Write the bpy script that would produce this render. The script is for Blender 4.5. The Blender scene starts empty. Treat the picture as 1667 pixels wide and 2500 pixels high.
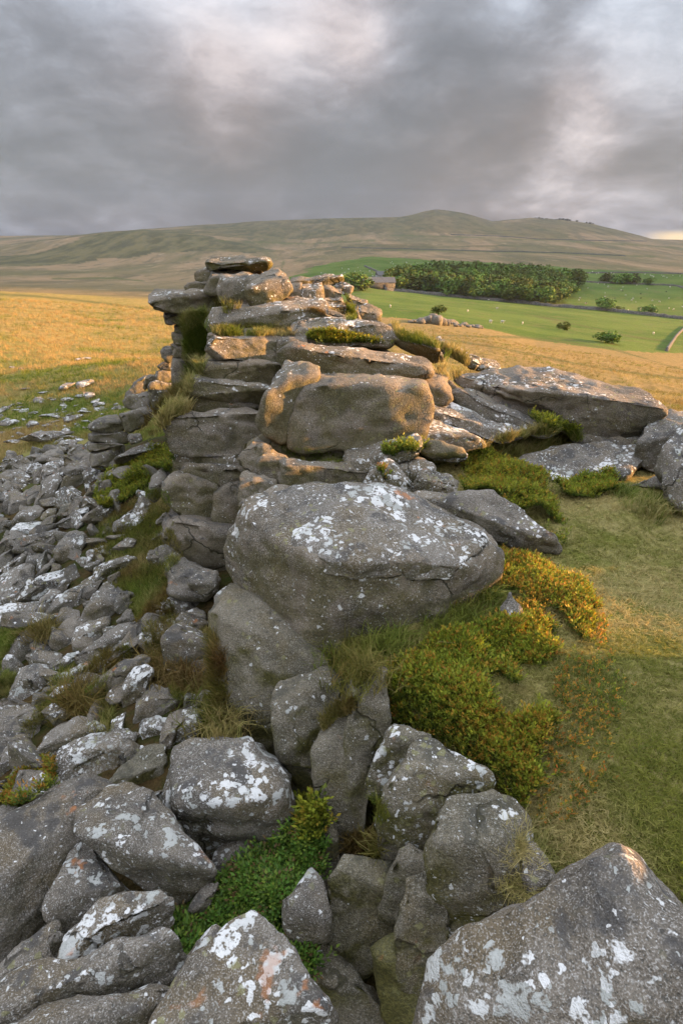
import bpy, bmesh, math, random
import numpy as np
from mathutils import Vector
from mathutils.bvhtree import BVHTree

# ------------------------------------------------------------------ camera, sky, sun, exposure
scene = bpy.context.scene
col = scene.collection
random.seed(7)
rng = np.random.default_rng(7)
R = math.radians
H = 2.3                                  # eye height above the turf on top of the tor
LENS = 20.0
FS = 2500 * LENS / 36.0                  # focal length in photograph pixels
CX, CY, HORIZON = 833.5, 1250.0, 582.5
PITCH = math.atan((CY - HORIZON) / FS)
cam_data = bpy.data.cameras.new("camera")
cam_data.sensor_fit = 'VERTICAL'; cam_data.sensor_height = 36.0; cam_data.lens = LENS
cam_data.clip_start = 0.05; cam_data.clip_end = 30000
cam = bpy.data.objects.new("camera", cam_data); col.objects.link(cam)
cam.location = (0, 0, H); cam.rotation_euler = (math.pi/2 - PITCH, 0, 0)
scene.camera = cam
SUN_AZ, SUN_EL = R(88), R(9.2)
SUN = Vector((math.sin(SUN_AZ)*math.cos(SUN_EL), math.cos(SUN_AZ)*math.cos(SUN_EL), math.sin(SUN_EL)))
sun_data = bpy.data.lights.new("sun", 'SUN')
sun_data.energy = 5.0; sun_data.angle = R(0.7); sun_data.color = (1.0, 0.53, 0.20)
sun = bpy.data.objects.new("sun", sun_data); col.objects.link(sun)
sun.rotation_euler = SUN.to_track_quat('Z', 'Y').to_euler(); sun.location = (20, 5, 20)
scene.view_settings.view_transform = 'Standard'
scene.view_settings.look = 'None'
scene.view_settings.exposure = 2.15
scene.view_settings.gamma = 1.0
scene.view_settings.use_curve_mapping = False
scene.render.engine = 'CYCLES'
scene.cycles.use_denoising = True
scene.cycles.max_bounces = 3
scene.cycles.diffuse_bounces = 2
scene.cycles.use_adaptive_sampling = True
scene.cycles.adaptive_threshold = 0.02
scene.cycles.volume_bounces = 0
scene.cycles.transparent_max_bounces = 4

def ray(px, py):
    """world direction through a photograph pixel (not normalised, depth 1)"""
    u = (np.asarray(px, float) - CX) / FS; v = (CY - np.asarray(py, float)) / FS
    c, s = math.cos(PITCH), math.sin(PITCH)
    return np.stack([u, c + v*s, -s + v*c], -1)
def project(P):
    P = np.asarray(P, float); c, s = math.cos(PITCH), math.sin(PITCH)
    x = P[..., 0]; y = P[..., 1]; z = P[..., 2] - H
    d = y*c - z*s; v = y*s + z*c
    d = np.where(d < 0.05, 0.05, d)
    return CX + FS*x/d, CY - FS*v/d
CAM = np.array([0, 0, H])
DS = 2500/2352.0                         # the working picture was 1568 x 2352
def dpx(pts): return np.array(pts, float)*DS

# ---------- node helpers
def nt_new(mat): return mat.node_tree.nodes, mat.node_tree.links
class NT:
    def __init__(s, tree): s.t = tree; s.n = tree.nodes; s.l = tree.links
    def put(s, sock, v):
        if hasattr(v, 'is_output') or isinstance(v, bpy.types.NodeSocket): s.l.new(v, sock)
        elif v is not None:
            if sock.type == 'RGBA' and len(v) == 3: v = (*v, 1)
            sock.default_value = v
    def math(s, op, a, b=None, c=None, clamp=False):
        n = s.n.new('ShaderNodeMath'); n.operation = op; n.use_clamp = clamp
        for i, v in enumerate((a, b, c)):
            if v is not None: s.put(n.inputs[i], v)
        return n.outputs[0]
    def vec(s, op, a, b=None, sc=None):
        n = s.n.new('ShaderNodeVectorMath'); n.operation = op
        s.put(n.inputs[0], a)
        if b is not None: s.put(n.inputs[1], b)
        if sc is not None: s.put(n.inputs['Scale'], sc)
        return n.outputs['Value'] if op in ('DOT_PRODUCT', 'LENGTH', 'DISTANCE') else n.outputs[0]
    def noise(s, vec, scale, detail=4, rough=0.55, dist=0.0, colour=False):
        n = s.n.new('ShaderNodeTexNoise'); n.inputs['Scale'].default_value = scale
        n.inputs['Detail'].default_value = detail; n.inputs['Roughness'].default_value = rough
        n.inputs['Distortion'].default_value = dist; s.put(n.inputs['Vector'], vec)
        return n.outputs['Color' if colour else 'Fac']
    def voro(s, vec, scale, feature='F1', rnd=1.0, out='Distance'):
        n = s.n.new('ShaderNodeTexVoronoi'); n.feature = feature; n.inputs['Scale'].default_value = scale
        n.inputs['Randomness'].default_value = rnd; s.put(n.inputs['Vector'], vec)
        return n.outputs[out]
    def ramp(s, v, lo, hi, a=0.0, b=1.0):
        n = s.n.new('ShaderNodeMapRange'); n.interpolation_type = 'SMOOTHSTEP'
        for k, x in zip(('Value', 'From Min', 'From Max', 'To Min', 'To Max'), (v, lo, hi, a, b)): s.put(n.inputs[k], x)
        return n.outputs[0]
    def mix(s, f, a, b, blend='MIX'):
        n = s.n.new('ShaderNodeMix'); n.data_type = 'RGBA'; n.blend_type = blend
        s.put(n.inputs[0], f); s.put(n.inputs[6], a); s.put(n.inputs[7], b)
        return n.outputs[2]
    def attr(s, name, kind='GEOMETRY', out='Fac'):
        n = s.n.new('ShaderNodeAttribute'); n.attribute_type = kind; n.attribute_name = name
        return n.outputs[out]
    def sep(s, v):
        n = s.n.new('ShaderNodeSeparateXYZ'); s.put(n.inputs[0], v); return n.outputs
    def comb(s, x, y, z):
        n = s.n.new('ShaderNodeCombineXYZ')
        for i, v in enumerate((x, y, z)): s.put(n.inputs[i], v)
        return n.outputs[0]
    def bump(s, h, strength, dist, normal=None):
        n = s.n.new('ShaderNodeBump'); n.inputs['Strength'].default_value = strength
        n.inputs['Distance'].default_value = dist; s.put(n.inputs['Height'], h)
        if normal is not None: s.l.new(normal, n.inputs['Normal'])
        return n.outputs[0]

# ---------- world: Nishita sky behind a broken stratus deck (direction-based procedural clouds)
world = bpy.data.worlds.new("World"); scene.world = world; world.use_nodes = True
world.cycles.sampling_method = 'MANUAL'; world.cycles.sample_map_resolution = 256
W = NT(world.node_tree); W.n.clear()
tc = W.n.new('ShaderNodeTexCoord').outputs['Generated']
sky = W.n.new('ShaderNodeTexSky'); sky.sky_type = 'NISHITA'; sky.sun_disc = False
sky.sun_elevation = SUN_EL; sky.sun_rotation = SUN_AZ; sky.air_density = 1.0; sky.dust_density = 1.5
dirn = W.vec('NORMALIZE', tc)
w1 = W.vec('SUBTRACT', W.noise(dirn, 2.2, 2, 0.55, 0.0, True), (0.5, 0.5, 0.5))
w2 = W.vec('SUBTRACT', W.noise(dirn, 6.0, 5, 0.55, 0.0, True), (0.5, 0.5, 0.5))
dw = W.vec('ADD', dirn, W.vec('ADD', W.vec('SCALE', w1, sc=0.14), W.vec('SCALE', w2, sc=0.10)))
dz = W.sep(dirn)[2]
pl = W.math('ADD', W.math('MAXIMUM', dz, 0.0), 0.30)
cp = W.vec('DIVIDE', dw, W.comb(pl, pl, 1.0))
n_big = W.noise(cp, 1.25, 4, 0.52, 0.1)
n_fin = W.noise(cp, 3.6, 6, 0.60, 0.15)
n_wsp = W.noise(cp, 9.0, 5, 0.62, 0.1)
bright = W.math('ADD', W.math('ADD', W.math('MULTIPLY', W.math('SUBTRACT', n_wsp, 0.5), 0.40), W.math('MULTIPLY', W.math('SUBTRACT', n_big, 0.5), 0.9)), W.math('MULTIPLY', W.math('SUBTRACT', n_fin, 0.5), 1.0))
warm = None
dwn = W.vec('NORMALIZE', dw)
def sky_blob(x, y, rad, amt):
    d = ray(x*DS, y*DS); d = d/np.linalg.norm(d)
    k = 1.0/(math.radians(rad)**2/2)
    dt = W.vec('DOT_PRODUCT', dwn, tuple(d))
    e = W.math('POWER', math.e, W.math('MULTIPLY', W.math('SUBTRACT', dt, 1.0), k))
    return W.math('MULTIPLY', e, amt)
for x, y, rad, amt in ((480, 400, 7, -.26), (700, 430, 7, -.40), (180, 330, 8, -.16), (60, 470, 6, -.22), (40, 140, 8, -.10), (330, 250, 7, -.16), (880, 440, 5, -.24),
                       (940, 180, 6, -.18), (1080, 250, 6, -.24), (1180, 150, 6, -.14), (1500, 420, 5, -.36), (1420, 160, 6, -.10), (1080, 400, 5, -.12),
                       (760, 70, 5, .12), (520, 140, 6, .20), (380, 60, 5, .10), (640, 250, 6, .14), (1140, 20, 3.5, .26), (1540, 140, 4, .24), (1290, 330, 4, .30),
                       (1230, 430, 4, .14), (1440, 500, 3, .20), (300, 455, 3.5, .16), (1540, 520, 3, .10)):
    bright = W.math('ADD', bright, sky_blob(x, y, rad, amt))
for x, y, rad, amt in ((760, 70, 4, .7), (500, 190, 5, .7), (1280, 340, 4, .7), (1190, 470, 7, .9), (960, 480, 6, .5), (560, 440, 10, .40), (1500, 440, 7, .5), (150, 500, 9, .3)):
    b = sky_blob(x, y, rad, amt); warm = b if warm is None else W.math('ADD', warm, b)
bright = W.math('ADD', bright, W.ramp(dz, 0.06, 0.30, -0.02, 0.15))
lum = W.ramp(bright, -0.55, 0.62, 0.0, 1.0)
cr = W.n.new('ShaderNodeValToRGB'); W.l.new(lum, cr.inputs[0])
el = cr.color_ramp.elements
el[0].position = 0.0; el[0].color = (0.150, 0.150, 0.162, 1)
el[1].position = 1.0; el[1].color = (0.66, 0.69, 0.75, 1)
for pos, c in ((0.30, (0.230, 0.236, 0.262, 1)), (0.55, (0.332, 0.352, 0.402, 1)), (0.78, (0.48, 0.515, 0.58, 1))):
    e = el.new(pos); e.color = c
cl = W.mix(W.math('MINIMUM', warm, 0.8), cr.outputs[0], W.mix(1.0, cr.outputs[0], (1.30, 1.02, 0.86), 'MULTIPLY'))
# an overcast deck is brighter overhead than at the horizon
zen = W.ramp(dz, 0.16, 0.95, 1.0, 4.6)
cl = W.mix(1.0, cl, W.comb(zen, zen, zen), 'MULTIPLY')
# the clear strip low under the deck towards the sunset
low = W.math('MULTIPLY', W.ramp(dz, 0.003, 0.013, 1.0, 0.0), W.ramp(W.vec('DOT_PRODUCT', dirn, tuple(Vector((SUN.x, SUN.y, 0)).normalized())), 0.45, 0.50))
bg1 = W.n.new('ShaderNodeBackground'); W.l.new(sky.outputs[0], bg1.inputs[0]); bg1.inputs[1].default_value = 0.05
bg2 = W.n.new('ShaderNodeBackground'); W.l.new(cl, bg2.inputs[0]); bg2.inputs[1].default_value = 0.285
bg3 = W.n.new('ShaderNodeBackground'); bg3.inputs[0].default_value = (1.0, 0.74, 0.42, 1); bg3.inputs[1].default_value = 0.28
m1 = W.n.new('ShaderNodeMixShader'); m1.inputs[0].default_value = 0.90
W.l.new(bg1.outputs[0], m1.inputs[1]); W.l.new(bg2.outputs[0], m1.inputs[2])
m2 = W.n.new('ShaderNodeMixShader'); W.l.new(low, m2.inputs[0]); W.l.new(m1.outputs[0], m2.inputs[1]); W.l.new(bg3.outputs[0], m2.inputs[2])
wo = W.n.new('ShaderNodeOutputWorld'); W.l.new(m2.outputs[0], wo.inputs['Surface'])

# ------------------------------------------------------------------ numeric helpers
def vnoise(P, seed=0):
    P = np.asarray(P, float); I = np.floor(P).astype(np.int64); F = P - I
    F = F*F*F*(F*(F*6 - 15) + 10)
    out = 0
    for dx in (0, 1):
        wx = F[..., 0] if dx else 1 - F[..., 0]
        for dy in (0, 1):
            wy = F[..., 1] if dy else 1 - F[..., 1]
            for dz_ in (0, 1):
                wz = F[..., 2] if dz_ else 1 - F[..., 2]
                h = ((I[..., 0]+dx)*374761393 + (I[..., 1]+dy)*668265263 + (I[..., 2]+dz_)*1274126177 + seed*974711) & 0xffffffff
                h = ((h ^ (h >> 13))*1274126177) & 0xffffffff
                h = ((h ^ (h >> 16))*2246822519) & 0xffffffff
                h = h ^ (h >> 15)
                out = out + wx*wy*wz*((h & 0xffffff)/8388607.5 - 1)
    return out
def fbm(P, octv=4, seed=0, gain=0.5):
    a, t, s = 1.0, 0, 0
    for i in range(octv):
        s = s + a*vnoise(P*(2.03**i) + 17.3*i, seed + i); t += a; a *= gain
    return s/t*1.6
def inpoly(px, py, poly):
    px = np.asarray(px); py = np.asarray(py); r = np.zeros(px.shape, bool); n = len(poly)
    for i in range(n):
        x1, y1 = poly[i]; x2, y2 = poly[i-1]
        c = ((y1 > py) != (y2 > py))
        r ^= c & (px < (x2-x1)*(py-y1)/((y2-y1) if y2 != y1 else 1e-9) + x1)
    return r
def smooth(a, b, x):
    t = np.clip((x-a)/(b-a), 0, 1); return t*t*(3-2*t)

# ------------------------------------------------------------------ the lie of the land
class TPS:
    def __init__(s, pts, reg=1e-3):
        p = np.array(pts, float); s.p = p[:, :2]; n = len(p)
        A = np.zeros((n+3, n+3)); A[:n, :n] = s.k(s.p, s.p) + reg*np.eye(n)
        A[:n, n] = 1; A[:n, n+1:] = s.p; A[n, :n] = 1; A[n+1:, :n] = s.p.T
        s.w = np.linalg.solve(A, np.concatenate([p[:, 2], np.zeros(3)]))
    @staticmethod
    def k(a, b):
        d = np.sqrt(((a[:, None]-b[None])**2).sum(-1)); return d          # linear kernel: no overshoot
    def __call__(s, x, y):
        q = np.stack([x.ravel(), y.ravel()], -1); o = np.empty(len(q))
        for i in range(0, len(q), 20000):
            c = q[i:i+20000]; o[i:i+20000] = s.k(c, s.p)@s.w[:-3] + s.w[-3] + c@s.w[-2:]
        return o.reshape(x.shape)
PLAT = TPS([(2.3,3.8,0),(1.5,2.5,0.0),(1.2,1.5,-.05),(3,2,0),(4,4,.05),(3,5.5,.1),(2,5.5,.10),(1,4.8,.08),(3,6.5,.1),(0,5.8,.15),(0,4,.0),(.4,3,0),
            (-1,7,.5),(-.8,8.2,1.0),(0.5,8,.7),(1.0,7,.35),(2.5,8,-.1),(4.5,8,-.3),(7.6,16,-2.2),(17,45,-7.0),(10,30,-4.6),(2,14,-1.5),(-1,12,-1.0),(20,20,-3.8),(8,5,-.3),
            (12,8,-1.2),(5,0,0),(0.5,0,-.4),(.6,1.2,-.4),(0,20,-2.7),(0,40,-5.2),(35,45,-10.5),(-2,9.8,.0),(0,-4,-.3),(10,-6,-.6),(30,0,-3),(50,30,-9),(-8,60,-7)])
LEFT = TPS([(-.7,2.3,-1.05),(-1.5,1.8,-1.0),(-1,1,-.95),(-2.5,3,-1.35),(-2,4.8,-1.2),(-3.5,5.5,-1.75),(-2.7,6.8,-1.35),(-4,9,-1.35),(-3,9.2,-.8),(-5,12,-2.2),
            (-7.5,12.5,-2.75),(-6,8,-2.35),(-4,3,-1.85),(-6,4,-2.7),(-10,22,-4.1),(-9,14,-3.15),(-21,41,-5.7),(-.5,20,-2.8),(0,40,-5.2),(-3,14,-2.0),(-15,20,-4.9),
            (-20,8,-5.8),(-10,4,-4),(-6,0,-2.6),(-2,0,-1.2),(-10,-3,-4),(-.4,.6,-1.3),(.1,1.4,-1.35),(-.3,2.2,-1.15),(-35,45,-6.6),(-40,20,-8),(-8,60,-7),(-4.2,10.5,-1.3)])
EY = [-6,0,1,1.5,1.86,2.3,2.6,2.9,3.4,3.8,5,6,8,10,14,30,100]
EXX = [1.1,.95,.92,.84,.72,.42,.12,-.1,-.35,-.5,-.7,-.85,-1.3,-1.9,-2.6,-5,-18]
def near_z(x, y):
    e = np.interp(y, EY, EXX); wd = 0.16 + np.clip(y-9, 0, 40)*0.7
    m = smooth(-wd, wd, x - e)
    return PLAT(x, y)*m + LEFT(x, y)*(1-m)
LINES = [  # horizontal distance in metres, then the ground's course in the picture at that distance
 (60, [(-300,776),(0,800),(350,812),(784,800),(1130,815),(1568,900),(1900,930)]),
 (140, [(-300,668),(0,669),(350,690),(600,715),(840,728),(1000,738),(1130,760),(1230,785),(1400,805),(1568,830),(1900,880)]),
 (250, [(-300,675),(0,676),(350,690),(600,700),(840,695),(1000,708),(1130,725),(1400,760),(1568,782),(1900,820)]),
 (420, [(-300,666),(0,666),(350,680),(600,680),(830,658),(1000,680),(1200,699),(1400,718),(1568,734),(1900,765)]),
 (750, [(-300,642),(0,640),(350,648),(600,634),(720,608),(850,592),(1000,597),(1200,607),(1400,620),(1568,628),(1900,645)]),
 (1300,[(-300,606),(0,605),(200,610),(400,600),(640,596),(800,577),(1000,573),(1200,575),(1400,585),(1568,600),(1900,620)]),
 (1800,[(-300,580),(0,572),(80,560),(160,547),(230,537),(330,531),(420,538),(500,549),(600,562),(700,570),(800,553),(1000,545),(1200,540),(1400,558),(1568,576),(1900,590)]),
 (2900,[(-300,545),(0,541),(160,541),(330,526),(600,508),(740,502),(840,500),(920,498),(945,494),(975,485),(1000,480),(1030,483),(1060,488),(1100,499),(1130,508),(1220,500),(1290,504),(1360,514),(1430,530),(1500,549),(1568,552),(1900,560)]),
 (4600,[(-300,552),(0,552),(800,552),(1568,553),(1900,560)]),
 (9000,[(-300,551),(0,551),(800,551),(1568,551),(1900,551)])]
_tab = []
for dist, pts in LINES:
    d = ray(*dpx(pts).T); h = np.hypot(d[:, 0], d[:, 1])
    _tab.append((math.log(dist), np.arctan2(d[:, 0], d[:, 1]), H + dist*d[:, 2]/h))
def far_z(x, y):
    r = np.hypot(x, y); az = np.arctan2(x, y); lr = np.log(np.maximum(r, 1.0))
    Z = np.stack([np.interp(az, a, z) for _, a, z in _tab]); L = np.array([t[0] for t in _tab])
    i = np.clip(np.searchsorted(L, lr) - 1, 0, len(L)-2)
    rr = np.exp(L); f = np.clip((r - rr[i])/(rr[i+1]-rr[i]), 0, 1)
    z0 = np.take_along_axis(Z, i[None], 0)[0]; z1 = np.take_along_axis(Z, i[None]+1, 0)[0]
    return z0 + (z1-z0)*f
def gz(x, y, detail=True):
    x = np.asarray(x, float); y = np.asarray(y, float); sh = x.shape
    x = np.atleast_1d(x).ravel(); y = np.atleast_1d(y).ravel()
    r = np.hypot(x, y); z = np.zeros_like(x); w = smooth(38, 62, r)
    a = w < 1; b = w > 0
    if a.any(): z[a] += near_z(x[a], y[a])*(1-w[a])
    if b.any(): z[b] += far_z(x[b], y[b])*w[b]
    if detail:
        P = np.stack([x, y, x*0], -1)
        z = z + 0.05*fbm(P*0.9, 3, 3)*smooth(0.5, 3, r) + 0.25*fbm(P*0.08, 3, 5)*smooth(20, 60, r)
        z = z + 2.2*fbm(P*0.006, 4, 9)*smooth(500, 1500, r)
    return z.reshape(sh)
def ground_hit(px, py, lift=0.0):
    """where the ray through a photograph pixel meets the ground (first crossing)"""
    d = ray(px, py); t = np.exp(np.linspace(math.log(0.8), math.log(5000), 700))
    P = CAM + d[None]*t[:, None]
    f = P[:, 2] - gz(P[:, 0], P[:, 1]) - lift
    k = np.argmax(f < 0)
    if not (f < 0).any(): return None
    if k == 0: return P[0]
    a = f[k-1]/(f[k-1]-f[k]); tt = t[k-1] + (t[k]-t[k-1])*a
    return CAM + d*tt

# ------------------------------------------------------------------ mesh and naming helpers
def mesh_from(name, V, T, smooth_shade=True):
    """T is an (n,3) or (n,4) index array"""
    V = np.ascontiguousarray(V, np.float32); T = np.ascontiguousarray(T, np.int32); k = T.shape[1]
    me = bpy.data.meshes.new(name)
    me.vertices.add(len(V)); me.vertices.foreach_set('co', V.ravel())
    me.loops.add(T.size); me.loops.foreach_set('vertex_index', T.ravel())
    me.polygons.add(len(T)); me.polygons.foreach_set('loop_start', np.arange(0, T.size, k, dtype=np.int32))
    me.update(calc_edges=True)
    if smooth_shade: me.polygons.foreach_set('use_smooth', np.ones(len(T), bool))
    return me
def add_obj(name, me, mat=None, parent=None, loc=None):
    o = bpy.data.objects.new(name, me); col.objects.link(o)
    if mat is not None and not me.materials: me.materials.append(mat)
    if parent is not None: o.parent = parent
    if loc is not None: o.location = loc
    return o
def tag(o, label=None, cat=None, group=None, kind=None):
    if label: o["label"] = label
    if cat: o["category"] = cat
    if group: o["group"] = group
    if kind: o["kind"] = kind
    return o
def set_col(me, name, arr):
    a = me.attributes.new(name, 'FLOAT_COLOR', 'POINT'); c = np.ones((len(arr), 4), np.float32); c[:, :3] = arr
    a.data.foreach_set('color', c.ravel())
def set_f(me, name, arr):
    a = me.attributes.new(name, 'FLOAT', 'POINT'); a.data.foreach_set('value', np.ascontiguousarray(arr, np.float32))

# ------------------------------------------------------------------ materials
def new_mat(name, rough=0.9, spec=0.2):
    m = bpy.data.materials.new(name); m.use_nodes = True; N = NT(m.node_tree)
    b = m.node_tree.nodes['Principled BSDF']; b.inputs['Roughness'].default_value = rough
    b.inputs['Specular IOR Level'].default_value = spec
    return m, N, b
def granite():
    m, N, b = new_mat('granite', 0.9, 0.25)
    geo = N.n.new('ShaderNodeNewGeometry'); P = geo.outputs['Position']; nz = N.sep(geo.outputs['Normal'])[2]
    oi = N.n.new('ShaderNodeObjectInfo')
    P = N.vec('ADD', P, N.vec('SCALE', N.comb(oi.outputs['Random'], oi.outputs['Random'], oi.outputs['Random']), sc=7.0))
    lich = N.attr('lichen', 'OBJECT'); moss = N.attr('moss', 'OBJECT'); tint = N.attr('tint', 'OBJECT')
    n1 = N.noise(P, 1.7, 3, 0.6); n2 = N.noise(P, 9, 4, 0.62); n3 = N.noise(P, 70, 2, 0.7); n4 = N.noise(P, 190, 0, 0.7)
    c = N.mix(N.ramp(n1, 0.36, 0.64), (0.066, 0.064, 0.061), (0.180, 0.174, 0.164))
    c = N.mix(N.ramp(n2, 0.38, 0.62, 0, 0.65), c, (0.140, 0.131, 0.118))
    c = N.mix(tint, c, N.mix(1.0, c, (1.22, 0.98, 0.74), 'MULTIPLY'))
    c = N.mix(N.ramp(N.noise(P, 2.6, 3, 0.6), 0.50, 0.66, 0, 0.65), c, (0.130, 0.102, 0.060))
    c = N.mix(1.0, c, (1.06, 1.0, 0.91), 'MULTIPLY')
    gm_ = N.ramp(N.noise(P, 3.3, 2, 0.6), 0.34, 0.62, 0.35, 1.0)
    # grains: feldspar and mica
    c = N.mix(N.math('MULTIPLY', gm_, N.ramp(n3, 0.54, 0.70, 0, 0.55)), c, (0.37, 0.355, 0.33))
    c = N.mix(N.math('MULTIPLY', gm_, N.ramp(n3, 0.46, 0.32, 0, 0.65)), c, (0.045, 0.047, 0.042))
    c = N.mix(N.ramp(n4, 0.58, 0.74, 0, 0.4), c, (0.50, 0.48, 0.45))
    c = N.mix(N.ramp(n4, 0.43, 0.28, 0, 0.4), c, (0.06, 0.056, 0.05))
    # dark crusty growth on weathered tops
    up = N.ramp(nz, 0.25, 0.75)
    dk = N.math('MULTIPLY', N.ramp(N.noise(P, 4.2, 4, 0.68), 0.52, 0.64), N.math('MULTIPLY', up, 0.8))
    c = N.mix(dk, c, (0.062, 0.060, 0.060))
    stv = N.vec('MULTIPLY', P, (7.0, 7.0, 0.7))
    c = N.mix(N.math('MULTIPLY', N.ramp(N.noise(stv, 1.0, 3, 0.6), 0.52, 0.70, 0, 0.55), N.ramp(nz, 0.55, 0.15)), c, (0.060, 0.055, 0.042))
    wc = N.vec('ADD', P, N.vec('SCALE', N.vec('SUBTRACT', N.noise(P, 1.6, 4, 0.6, 0, True), (.5, .5, .5)), sc=0.55))
    ck = N.math('MULTIPLY', N.ramp(N.voro(wc, 1.15, 'DISTANCE_TO_EDGE'), 0.003, 0.013, 1.0, 0.0), N.ramp(N.noise(P, 1.1, 2, 0.5), 0.50, 0.58))
    c = N.mix(N.math('MULTIPLY', ck, 0.85), c, (0.030, 0.027, 0.022))
    # moss and algae low on the flanks and in damp hollows
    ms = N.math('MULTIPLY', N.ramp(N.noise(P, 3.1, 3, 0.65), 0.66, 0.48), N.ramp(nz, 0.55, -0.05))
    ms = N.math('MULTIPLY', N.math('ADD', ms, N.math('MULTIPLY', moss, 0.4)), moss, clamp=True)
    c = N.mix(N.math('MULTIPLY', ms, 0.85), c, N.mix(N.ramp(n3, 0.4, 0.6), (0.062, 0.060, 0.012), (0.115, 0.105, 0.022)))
    # pale crustose lichen: lobed rosettes in drifts
    wv = N.vec('ADD', P, N.vec('SCALE', N.vec('SUBTRACT', N.noise(P, 14, 3, 0.65, 0, True), (.5, .5, .5)), sc=0.085))
    drift = N.noise(P, 1.9, 2, 0.6)
    upl = N.ramp(nz, -0.35, 0.7, 0.30, 1.0)
    amt = N.math('MULTIPLY', N.math('MULTIPLY', N.ramp(drift, 0.40, 0.66, 0.10, 1.0), upl), lich)
    r1 = N.voro(wv, 9.0); t1 = N.math('MULTIPLY', amt, 0.52)
    l1 = N.ramp(N.math('SUBTRACT', t1, r1), -0.025, 0.03)
    r2 = N.voro(wv, 22.0); l2 = N.ramp(N.math('SUBTRACT', N.math('ADD', N.math('MULTIPLY', amt, 0.44), N.math('MULTIPLY', lich, 0.10)), r2), -0.03, 0.04)
    r3 = N.voro(wv, 52.0); l3 = N.ramp(N.math('SUBTRACT', N.math('MULTIPLY', lich, 0.24), r3), -0.03, 0.05)
    brk = N.ramp(N.noise(P, 30, 2, 0.7), 0.36, 0.46)
    l = N.math('MULTIPLY', N.math('MAXIMUM', l1, N.math('MAXIMUM', l2, N.math('MULTIPLY', l3, 0.5))), brk)
    cellc = N.sep(N.voro(wv, 9.0, out='Color'))[0]
    lc = N.mix(N.ramp(cellc, 0.1, 0.75), (0.34, 0.35, 0.325), (0.64, 0.64, 0.625))
    lc = N.mix(N.ramp(r1, 0.30, 0.05, 0, 0.35), lc, (0.50, 0.51, 0.48))
    lc = N.mix(N.ramp(n3, 0.4, 0.3, 0, 0.5), lc, (0.3, 0.3, 0.29))
    c = N.mix(N.math('MULTIPLY', l, 0.95), c, lc)
    # sulphur-green and rusty lichens
    yl = N.math('MULTIPLY', N.ramp(N.math('SUBTRACT', 0.22, N.voro(wv, 13.0)), -0.03, 0.04), N.ramp(N.noise(P, 1.3, 1), 0.50, 0.60))
    c = N.mix(N.math('MULTIPLY', yl, 0.5), c, (0.24, 0.235, 0.10))
    ru = N.math('MULTIPLY', N.ramp(N.noise(P, 6.2, 3, 0.66), 0.63, 0.70), N.math('MULTIPLY', up, N.ramp(N.noise(P, 0.8, 2), 0.5, 0.58)))
    c = N.mix(N.math('MULTIPLY', ru, 0.6), c, (0.42, 0.16, 0.05))
    N.l.new(c, b.inputs['Base Color'])
    h = N.math('ADD', N.math('MULTIPLY', n2, 1.0), N.math('ADD', N.math('MULTIPLY', n3, 0.40), N.math('MULTIPLY', n4, 0.12)))
    h = N.math('ADD', N.math('SUBTRACT', h, N.math('MULTIPLY', ck, 0.7)), N.math('MULTIPLY', l, 0.05))
    N.l.new(N.bump(h, 0.75, 0.030), b.inputs['Normal'])
    return m
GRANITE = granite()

def leaf_mat(name, rough=0.6, trans=0.35):
    m, N, b = new_mat(name, rough, 0.25)
    c = N.attr('tintcol', 'GEOMETRY', 'Color')
    N.l.new(c, b.inputs['Base Color'])
    t = N.n.new('ShaderNodeBsdfTranslucent'); N.l.new(c, t.inputs['Color'])
    mx = N.n.new('ShaderNodeMixShader'); mx.inputs[0].default_value = trans
    out = m.node_tree.nodes['Material Output']
    N.l.new(b.outputs[0], mx.inputs[1]); N.l.new(t.outputs[0], mx.inputs[2]); N.l.new(mx.outputs[0], out.inputs['Surface'])
    return m
LEAF = leaf_mat('bilberry_leaf', 0.55, 0.3)
GRASS = leaf_mat('grass_blade', 0.7, 0.3)

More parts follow.
